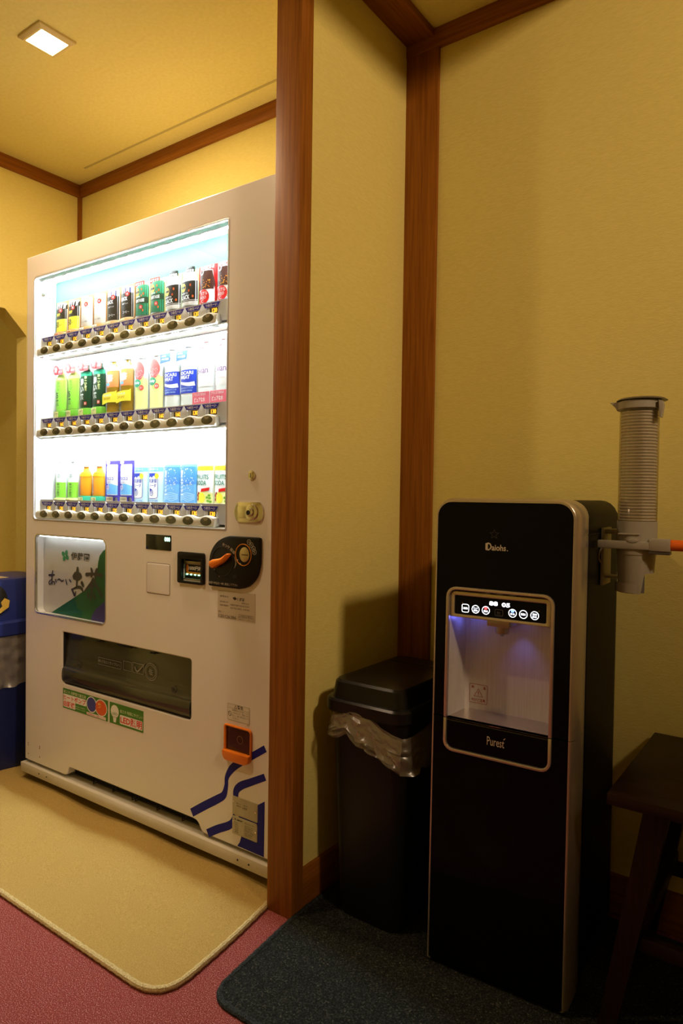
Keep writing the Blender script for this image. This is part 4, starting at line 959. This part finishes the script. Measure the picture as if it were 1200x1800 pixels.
up_niche = [(x, z) for x, z in NO if z > .6]
pu = uframe(fi[0]+.0004, fi[1]-.0004, zs+.0006, TOPZ-.0089, .0306, True)
# upper door skin: outline with the niche as a bite from below
bite = [(.2612, zs+.0006)] + [p for p in NO if p[1] > .6][::-1] + [(.0305, zs+.0006)]
top_pts = [p for p in pu if p[1] > .6]
skin_u = [(fi[0]+.0004, zs+.0006)] + top_pts + [(fi[1]-.0004, zs+.0006)] + bite
obj('upper_panel', lean(plate([skin_u], .0012, .030, .0012)), PIANO, WD, angle=18)
low = [p for p in NO if p[1] < .6]
skin_l = [(fi[0]+.0004, zs-.0006), (.0305, zs-.0006)] + sorted([p for p in low if p[0] < .14], key=lambda q: (-q[1], q[0])) + sorted([p for p in low if p[0] >= .14], key=lambda q: (q[1], q[0])) + [(.2612, zs-.0006), (fi[1]-.0004, zs-.0006), (fi[1]-.0004, .018), (fi[0]+.0004, .018)]
obj('lower_panel', lean(plate([skin_l], .0012, .030, .0012)), PIANO, WD, angle=18)
# niche
for up in (True, False):
    if up:
        o = [(.0305, zs)] + [p for p in NO if p[1] > .6] + [(.2612, zs)]; i_ = [(.2545, zs)] + [p for p in NI if p[1] > .6][::-1] + [(.0370, zs)]
        P_ = o+i_
    else:
        z2 = zs-.0012
        lo = lambda Q: sorted([p for p in Q if p[1] < .6 and p[0] < .14], key=lambda q: (-q[1], q[0])) + sorted([p for p in Q if p[1] < .6 and p[0] >= .14], key=lambda q: (q[1], q[0]))
        P_ = [(.0305, z2)] + lo(NO) + [(.2612, z2), (.2545, z2)] + lo(NI)[::-1] + [(.0370, z2)]
    obj('niche_frame', lean(plate([P_], -.0030, .0120, .0016)), CHAMP, WD)
niche = obj('tap_niche', lean(loft([[(x, y, z) for x, z in rrect(a, b, zs-.0085, c, .004, 3)] for a, b, c, y in ((.0372, .2543, .8215, .004), (.0445, .2490, .8100, .078), (.0520, .2420, .8050, .086), (.0520, .2420, .8050, .090))], cap=False)), STEEL, WD)
obj('niche_back', lean(box(.045, .249, .0860, .0900, zs-.004, .806)), STEEL, niche)
# small scuffs and drops on the back plate
obj('water_drop', J(*[T(lathe([(.0002, -.0022), (.0016, -.001), (.0018, .0008), (.0004, .0022)], 0, 0, 8), a, .0872+LEAN*b, b) for a, b in ((.140, .655), (.143, .660), (.168, .604))]), glassy('drop', (.9, .95, 1), .5, .05), niche)
# control panel
obj('control_surround', lean(plate([rrect(.0385, .2530, .7635, .8185, (.010, .010, .001, .001)), rrect(.0478, .2434, .7702, .8098, .003)], .0035, .030, .0018)), CHAMP, WD)
cpn = obj('control_panel', lean(box(.0470, .2442, .0055, .028, .7695, .8105)), PIANO, WD)
GLOWW = mat('button_glow', (1, 1, 1), .5, emit=(.85, .9, 1.0), estr=3.0)
DIMG = mat('dim_print', (.10, .10, .09), .5)
YC = .0049
def lf(g): return lean(g)
obj('clock_digits', lf(J(text('88', .1245, .1430, .7952, .8040, YC, .03), text('05', .1515, .1690, .7945, .8033, YC, .03))), GLOWW, cpn, smooth=False)
bs = [(.0720, '加熱', 'sq'), (.0949, 'ロック解除', 'c'), (.1175, '温水', 'r'), (.1746, '冷水', 'b'), (.1970, '常温水', 'c'), (.2201, '連続給水', 'c')]
for bx_, s, k in bs:
    zc = .7838
    ringo = [rrect(bx_-.0082, bx_+.0082, zc-.0088, zc+.0088, .004), rrect(bx_-.0070, bx_+.0070, zc-.0076, zc+.0076, .003)] if k == 'sq' else [ell(bx_, zc, .0086, .0086, 28), ell(bx_, zc, .0074, .0074, 28)]
    g = [flat(ringo, YC)]
    if len(s) <= 3: g.append(text(s, bx_-.0050, bx_+.0050, zc-(.0022 if k in 'rb' else .0024)-(.0018 if k in 'rb' else 0), zc+.0024-(.0018 if k in 'rb' else 0), YC, .01))
    else:
        h = len(s)//2 if s != 'ロック解除' else 3
        g += [text(s[:h], bx_-.0045, bx_+.0045, zc+.0004, zc+.0042, YC, .01), text(s[h:], bx_-.0045, bx_+.0045, zc-.0046, zc-.0006, YC, .01)]
    b_ = obj('touch_button', lf(J(*g)), GLOWW, cpn, smooth=False)
    if k == 'r': obj('hot_mark', lf(flat([ell(bx_, zc+.0045, .0032, .0030, 14)], YC-.0001)), mat('hot_glow', (1, .1, .1), .5, emit=(1, .04, .04), estr=3.0), cpn, smooth=False)
    if k == 'b': obj('cold_mark', lf(flat([ell(bx_, zc+.0045, .0034, .0032, 14)], YC-.0001)), mat('cold_glow', (.1, .2, 1), .5, emit=(.08, .16, 1), estr=6.0), cpn, smooth=False)
obj('idle_button', lf(J(flat([rrect(.1370, .1546, .7745, .7885, .003), rrect(.1378, .1538, .7753, .7877, .0025)], YC), text('給水', .1415, .1493, .7790, .7845, YC), flat([rrect(.1400, .1510, .7768, .7774)], YC))), DIMG, cpn, smooth=False)
obj('sensor_dot', lf(J(flat([ell(.0655, .7945, .0012, n=8)], YC), flat([ell(.2285, .7935, .0012, n=8)], YC))), mat('sensor_amber', (.3, .22, .08), .5), cpn, smooth=False)
obj('top_sensor', lf(J(*[box(x-.006, x+.006, .0015, .006, .8195, .8205) for x in (.122, .148, .176)])), mat('sensor_lens', (.2, .22, .35), .1, .5), WD)
# spout
NZ = mat('spout_grey', (.46, .42, .34), .35, .5)
sp = obj('spout', lean(J(box(.113, .163, .022, .0855, .7480, .7690, .003), lathe([(.0140, .731), (.0150, .735), (.0150, .7485)], .1375, .050, 20))), NZ, WD)
obj('spout_tip', lean(lathe([(.0005, .7245), (.0045, .7260), (.0055, .7300), (.0055, .7320)], .1375, .050, 14)), glassy('tip_clear', (.7, .8, 1), .5, .04), sp)
led = obj('niche_led', lean(J(box(.172, .178, .056, .062, .7600, .7630, .0005, 1))), mat('niche_led', (.2, .25, 1), .5, emit=(.12, .16, 1.0), estr=12.0), WD)
lamp('niche_lamp', 'SPOT', (.175, .056+LEAN*.76, .757), .16, (.14, .17, 1.0), .004, spot=80, blend=.9, parent=WD)
lamp('niche_lamp', 'POINT', (.060, .045+LEAN*.76, .752), .018, (.14, .16, 1.0), .004, parent=WD)
# drip tray
TRAY = mat('tray_steel', (.30, .28, .30), .35, .6)
tr = obj('drip_tray', lean(J(plate([[(.0375, zs-.0062), (.254, zs-.0062), (.254, zs-.0072), (.0375, zs-.0072)]], .004, .0865))), TRAY, WD)
for k in range(11):
    y0 = .010+.0068*k
    obj('tray_slat', lean(box(.0395, .2520, y0, y0+.0046, zs-.0050, zs-.0018, .0005, 1)), TRAY, tr)
for x in (.105, .185): obj('tray_rib', lean(box(x-.0008, x+.0008, .008, .084, zs-.0050, zs-.0014)), TRAY, tr)
obj('tray_slot', lean(box(.1380, .1640, .024, .038, zs-.0040, zs-.0012, .0003, 1)), DARK, tr)
obj('tray_clip', lean(box(.1290, .1560, .006, .017, zs-.0040, zs-.0010, .0004, 1)), CHROME, tr)
dr = obj('drip_drawer', lean(plate([[(.0376, zs-.007)] + sorted([p for p in rrect(.0376, .2539, .4836, .8, .0155) if p[1] < .6 and p[0] < .14], key=lambda q: (-q[1], q[0])) + sorted([p for p in rrect(.0376, .2539, .4836, .8, .0155) if p[1] < .6 and p[0] >= .14], key=lambda q: (q[1], q[0])) + [(.2539, zs-.007)]], .0015, .030, .001)), PIANO, WD, angle=18)
LOGO = mat('logo_silver', (.62, .56, .46), .35, .3)
obj('drawer_lettering', lean(J(text('Purest', .1278, .1650, .5060, .5240, .0012, .002), ribbon([(.1630, .5230), (.1668, .5265)], .0016, .0012, 2, False))), LOGO, dr, smooth=False)
lg = [text('aiohs', .1285, .1590, .9095, .9220, .0009, .02), flat([ell(.1622, .9108, .0012, n=10)], .0009)]
lg += [flat([[(.1170, .9245), (.1215, .9258), (.1262, .9235), (.1285, .9185), (.1270, .9130), (.1225, .9092), (.1165, .9096), (.1150, .9110), (.1150, .9235)], [(.1195, .9215), (.1225, .9228), (.1250, .9205), (.1258, .9170), (.1240, .9130), (.1205, .9118), (.1195, .9130)]], .0009), flat([rrect(.1178, .1202, .9120, .9215, .0006)], .0007)]
obj('logo', lean(J(*lg)), LOGO, WD, smooth=False)
st5 = [(.1334+(.0110 if k % 2 == 0 else .0046)*math.sin(2*PI*k/10), .9430+(.0110 if k % 2 == 0 else .0046)*math.cos(2*PI*k/10)) for k in range(10)]
st6 = [(.1334+(.0092 if k % 2 == 0 else .0036)*math.sin(2*PI*k/10), .9430+(.0092 if k % 2 == 0 else .0036)*math.cos(2*PI*k/10)) for k in range(10)]
obj('star_emblem', lean(flat([st5, st6], .0009)), mat('star_dim', (.035, .034, .032), .4), WD, smooth=False)
# hot-water caution sticker on the niche back
yb = .0857
CAUT = mat('caution_red', (.36, .03, .02), .5)
obj('caution_sticker', lean(J(flat([rrect(.0520, .0945, .5615, .6040, .003), rrect(.0530, .0935, .5625, .6030, .002)], yb), flat([[(.0625, .5765), (.0732, .5950), (.0840, .5765)], [(.0641, .5774), (.0824, .5774), (.0732, .5932)]], yb), text('!', .0722, .0742, .5795, .5885, yb, .03), text('高', .0570, .0630, .5940, .6000, yb, .02), text('温', .0840, .0900, .5940, .6000, yb, .02), text('やけど注意', .0570, .0895, .5650, .5725, yb, .02))), CAUT, niche, smooth=False)

# ================================================================== CUP DISPENSER on the right side of the water dispenser
CX, CY = .3735, .205
CD = empty('cup_dispenser', DMAT @ Vector((CX, CY, .822)), DR, 'grey tube cup dispenser fixed to the right side of the water dispenser', 'cup dispenser')
zo = .822
obj('tube', lathe([(.0385, .965-zo), (.0385, 1.214-zo)], 0, 0, 40, cap=False), TUBECLR, CD)
obj('collar', lathe([(.0375, .905-zo), (.0395, .905-zo), (.0395, .974-zo), (.0378, .974-zo)], 0, 0, 40, cap=False), CUPGREY, CD)
obj('collar_pad', plate([rrect(-.030, .012, .9460-zo, .9490-zo, .001)], -.0415, -.030, .0006), CUPGREY, CD)
# lower skirt with a cut-away on the right
def skirt(u, v):
    a = PI*1.5 + 2*PI*(u-.5)
    r = .0388-.004*v
    ca, sa = math.cos(a), math.sin(a)
    s = ca*.98+sa*.17
    zb_ = .824 if s < .32 else (.824+(.866-.824)*min(1, (s-.32)/.14)**.6)
    return (r*ca, r*sa, (.918-zo)+(zb_-.918)*v)
obj('skirt', grid(skirt, 72, 6), CUPGREY, CD)
def inner(u, v):
    a = PI*(1.0+.72*u); return (.0335*math.cos(a), .0335*math.sin(a), (.826-zo)+(.905-.826)*v)
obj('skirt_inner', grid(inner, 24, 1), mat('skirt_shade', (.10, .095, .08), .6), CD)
obj('skirt_lip', J(grid(lambda u, v: ((.0405)*math.cos(PI*1.05+u*PI*.52), (.0405)*math.sin(PI*1.05+u*PI*.52), (.826-zo)+(.846-.826)*v), 24, 1)), CUPGREY, CD)
# top lid, flared lip on the left and clip on the right
obj('top_ring', lathe([(.0400, 1.206-zo), (.0425, 1.208-zo), (.0425, 1.222-zo), (.0405, 1.2245-zo)], 0, 0, 40), CUPGREY, CD)
obj('top_cap', lathe([(.0405, 1.2245-zo), (.0500, 1.2260-zo), (.0440, 1.2300-zo), (.020, 1.2325-zo), (.001, 1.233-zo)], .003, .004, 32), mat('cap_dark', (.07, .06, .05), .35), CD)
obj('cap_lip', M(plate([[(-.058, 1.224-zo), (-.034, 1.2240-zo), (-.034, 1.208-zo), (-.043, 1.206-zo), (-.046, 1.2120-zo)]], -.012, .012, .001), Matrix.Identity(4)), CUPGREY, CD)
obj('cap_clip', M(plate([[(.040, 1.222-zo), (.0475, 1.220-zo), (.0490, 1.212-zo), (.0455, 1.187-zo), (.0420, 1.188-zo)]], -.030, -.006, .001), Matrix.Identity(4)), CUPGREY, CD)
# bracket and arm
x0 = .3016-CX
obj('bracket', J(box(x0, x0+.006, .000, .075, .832-zo, .957-zo, .001), box(x0+.0055, -.030, .012, .050, .848-zo, .853-zo, .001), box(x0+.0055, -.030, .012, .050, .944-zo, .954-zo, .001)), CUPGREY, CD)
obj('bracket_hook', tube([(x0+.003, -.001, .915-zo), (x0-.001, -.006, .905-zo), (x0-.0025, -.010, .893-zo), (x0+.001, -.007, .884-zo), (x0+.003, -.001, .882-zo)], .0020, 8), CUPGREY, CD)
obj('arm', J(box(x0+.002, .058, -.0430, -.030, .9160-zo, .9330-zo, .0025), box(.030, .0700, -.0445, -.016, .9140-zo, .9400-zo, .004), plate([ell(0, .9345-zo, .010, .0045, 16)], -.0445, -.036, .001)), CUPGREY, CD)
obj('arm_underside', box(.030, .0695, -.042, -.018, .9080-zo, .9145-zo, .001), mat('cap_dark'), CD)
obj('orange_rod', M(lathe([(.0105, .062), (.0112, .064), (.0112, .150), (.0095, .1525)], 0, 0, 20), Matrix.Translation((0, -.030, .9275-zo)) @ Matrix.Rotation(math.radians(90), 4, 'Y')), mat('rod_orange', (.85, .15, .01), .4), CD)
# stack of paper cups
CUPW = mat('cup_paper', (.74, .70, .62), .6)
cup_g = lathe([(.0205, -.058), (.0205, -.0575), (.0335, -.0030), (.0352, -.0026), (.0362, -.0010), (.0352, .0008), (.0335, .0006), (.0325, -.003)], 0, 0, 28, cap=False)
cup0 = None
for k in range(36):
    p = DMAT @ Vector((CX, CY, 1.2010-.0064*k))
    if cup0 is None:
        cup0 = obj('paper_cup', cup_g, CUPW, None); cup0.location = p; cup0.rotation_euler = (0, 0, DR)
        tag(cup0, 'white paper cup nested in the clear tube of the cup dispenser', 'cup', 'paper cups stacked in the clear tube')
    else:
        c = cup0.copy(); COL.objects.link(c); c.location = p

# ================================================================== BLACK BIN with film liner
BB = empty('trash_bin', (-.875, 1.50, DZ), 0, 'black lidded plastic bin between partition wall and water dispenser', 'bin')
bo = (-.875, 1.50, DZ)
def rel(g, o): return [(x-o[0], y-o[1], z-o[2]) for x, y, z in g[0]], g[1]
obj('bin_body', rel(loft([ring_xy(-.958, -.790, 1.330, 1.660, .030, DZ+.0004), ring_xy(-.962, -.786, 1.326, 1.665, .030, .03), ring_xy(-.985, -.770, 1.318, 1.685, .034, .500)]), bo), BLACK, BB)
lid = obj('bin_lid', rel(loft([ring_xy(-.994, -.766, 1.308, 1.690, .036, .500), ring_xy(-.998, -.763, 1.305, 1.694, .036, .504), ring_xy(-.998, -.763, 1.305, 1.694, .036, .528), ring_xy(-.994, -.767, 1.309, 1.690, .034, .533),
     ring_xy(-.986, -.775, 1.317, 1.682, .030, .534), ring_xy(-.980, -.783, 1.323, 1.640, .026, .570), ring_xy(-.975, -.788, 1.328, 1.634, .024, .5755), ring_xy(-.962, -.800, 1.341, 1.620, .020, .5770)]), bo), mat('bin_lid_black', (.008, .008, .007), .28, spec=.3), BB, angle=30)
obj('lid_groove', rel(box(-.9600, -.803, 1.560, 1.566, .5768, .5778, .0004, 1), bo), BLACK, lid)
# film skirt hanging from the rim
random.seed(11)
def liner(path, tops, bots, off, n, nv, seed):
    """path: 2D points along the rim; film hangs from tops to bots with creases"""
    rnd = random.Random(seed)
    ph = [rnd.uniform(0, 6.28) for _ in range(8)]
    L = [0]
    for a, b in zip(path, path[1:]): L.append(L[-1]+math.hypot(b[0]-a[0], b[1]-a[1]))
    def at(s, arr):
        for i in range(len(L)-1):
            if s <= L[i+1]+1e-9:
                t = (s-L[i])/(L[i+1]-L[i]); return i, t
        return len(L)-2, 1.0
    V = []
    for j in range(nv+1):
        for i in range(n+1):
            s = L[-1]*i/n; k, t = at(s, L)
            x = path[k][0]+(path[k+1][0]-path[k][0])*t; y = path[k][1]+(path[k+1][1]-path[k][1])*t
            dx, dy = path[k+1][0]-path[k][0], path[k+1][1]-path[k][1]; l = math.hypot(dx, dy)
            nx, ny = dy/l, -dx/l
            zt = tops[k]+(tops[k+1]-tops[k])*t; zb_ = bots[k]+(bots[k+1]-bots[k])*t
            v = j/nv
            z = zt+(zb_-zt)*v
            w_ = .0060*math.sin(48*s+ph[0]+9*v)+.0045*math.sin(85*s-13*v+ph[1])+.0040*math.sin(30*s+17*v+ph[2])+.0016*math.sin(170*s+9*v+ph[3])
            o_ = off+.006*v+abs(w_)*(.25+.75*v)
            V.append((x+nx*o_, y+ny*o_, z+.003*math.sin(70*s+ph[4])*v))
    F = [(j*(n+1)+i, j*(n+1)+i+1, (j+1)*(n+1)+i+1, (j+1)*(n+1)+i) for j in range(nv) for i in range(n)]
    return V, F
path = [(-.985, 1.66), (-.985, 1.52), (-.985, 1.36), (-.980, 1.332), (-.960, 1.318), (-.935, 1.317), (-.915, 1.317), (-.890, 1.317), (-.860, 1.317), (-.830, 1.317), (-.800, 1.317), (-.775, 1.322), (-.769, 1.345), (-.769, 1.45), (-.769, 1.66)]
tops = [.503, .503, .503, .503, .500, .505, .518, .514, .508, .490, .478, .472, .474, .486, .500]
bots = [.44, .44, .440, .436, .440, .449, .457, .434, .432, .418, .402, .394, .392, .39, .40]
lin = obj('bin_liner', liner(path, tops, bots, .0055, 170, 16, 5), FILMDARK, None, angle=60)
tag(lin, 'clear film liner hanging creased from under the black bin lid', 'liner')
obj('liner_fold', liner(path[4:12], [t-.004 for t in tops[4:12]], [b+.016 for b in bots[4:12]], .010, 90, 10, 8), FILMDARK, lin, angle=60)

# ================================================================== BLUE BIN left of the machine
bx = (-2.53, 1.235, .010)
RB = empty('recycling_bin', bx, 0, 'blue recycling bin with a round hole, left of the vending machine', 'bin')
BLUEP = mat('bin_blue', (.014, .028, .19), .35)
BLUED = mat('bin_blue_body', (.011, .022, .15), .42)
obj('bin_body', rel(loft([ring_xy(-2.655, -2.405, 1.000, 1.470, .050, .0104), ring_xy(-2.660, -2.398, .995, 1.472, .052, .03), ring_xy(-2.664, -2.392, .990, 1.476, .055, .52)]), bx), BLUED, RB)
hl = obj('bin_lid', rel(loft([ring_xy(-2.672, -2.378, .978, 1.486, .055, .500), ring_xy(-2.674, -2.374, .975, 1.488, .056, .506), ring_xy(-2.674, -2.374, .975, 1.488, .056, .548), ring_xy(-2.670, -2.380, .980, 1.484, .054, .553), ring_xy(-2.664, -2.388, .988, 1.476, .052, .556),
     ring_xy(-2.652, -2.406, 1.006, 1.458, .048, .690), ring_xy(-2.647, -2.412, 1.012, 1.452, .046, .700), ring_xy(-2.630, -2.428, 1.030, 1.435, .040, .7035)]), bx), BLUEP, RB, angle=30)
mh = Matrix.Translation((-2.3975-bx[0], 1.222-bx[1], .632-bx[2])) @ Matrix.Rotation(math.radians(90), 4, 'Z') @ Matrix.Rotation(math.radians(-8), 4, 'X')
obj('hole', M(discy(0, 0, .052, -.0030, .004, .058, .001), mh), DARK, hl)
obj('hole_sticker', M(plate([[(.020, -.048), (.052, -.030), (.058, -.006), (.040, .004), (.026, -.010), (.030, -.024), (.018, -.034)]], -.0042, -.0028), mh), mat('sticker_amber', (.66, .46, .08), .45), hl)
obj('lid_label', rel(box(-2.52, -2.438, 1.16, 1.30, .7034, .7042), bx), mat('label_tan', (.50, .42, .26), .5), hl)
pathb = [(-2.66, .985), (-2.45, .985), (-2.41, .995), (-2.388, 1.03), (-2.383, 1.15), (-2.383, 1.25), (-2.383, 1.31), (-2.383, 1.38), (-2.386, 1.44), (-2.42, 1.482), (-2.60, 1.484)]
linb = obj('bin_liner', liner(pathb, [.506]*11, [.31, .30, .31, .33, .315, .318, .325, .322, .33, .33, .33], .0035, 150, 16, 3), FILM, None, angle=60)
tag(linb, 'clear film liner hanging from under the blue bin lid', 'liner')

# ================================================================== STOOL at the right edge
SZ = .470
sx0, sx1, sy0, sy1 = -.332, .020, 1.316, 1.733
SO = ((sx0+sx1)/2, (sy0+sy1)/2, DZ)
SL = empty('wooden_stool', SO, 0, 'dark brown wooden stool with splayed legs right of the water dispenser', 'stool')
obj('seat', rel(box(sx0, sx1, sy0, sy1, SZ-.0215, SZ, .0012), SO), DARKWOOD, SL)
def leg(xt, yt, xb, yb_):
    R0 = [(xb+a*.016, yb_+b*.016, DZ+.0005) for a, b in ((-1, -1), (1, -1), (1, 1), (-1, 1))]
    R1 = [(xt+a*.022, yt+b*.020, SZ-.021) for a, b in ((-1, -1), (1, -1), (1, 1), (-1, 1))]
    return rel(loft([R0, R1]), SO)
for sx in (0, 1):
    for sy_ in (0, 1):
        xt = sx0+.082 if sx == 0 else sx1-.082; yt = sy0+.045 if sy_ == 0 else sy1-.060
        xb = sx0+.003 if sx == 0 else sx1-.003; yb_ = sy0+.030 if sy_ == 0 else sy1-.035
        obj('leg', leg(xt, yt, xb, yb_), DARKWOODZ, SL, smooth=False)
zr = .175
obj('stretcher', rel(box(sx0+.055, sx1-.055, sy0+.030, sy0+.050, zr, zr+.028, .0015), SO), DARKWOOD, SL)
obj('stretcher', rel(box(sx0+.055, sx1-.055, sy1-.065, sy1-.045, zr, zr+.028, .0015), SO), DARKWOOD, SL)
obj('stretcher', rel(box(sx0+.046, sx0+.066, sy0+.045, sy1-.055, zr+.03, zr+.055, .0015), SO), DARKWOOD, SL)
obj('stretcher', rel(box(sx1-.066, sx1-.046, sy0+.045, sy1-.055, zr+.03, zr+.055, .0015), SO), DARKWOOD, SL)
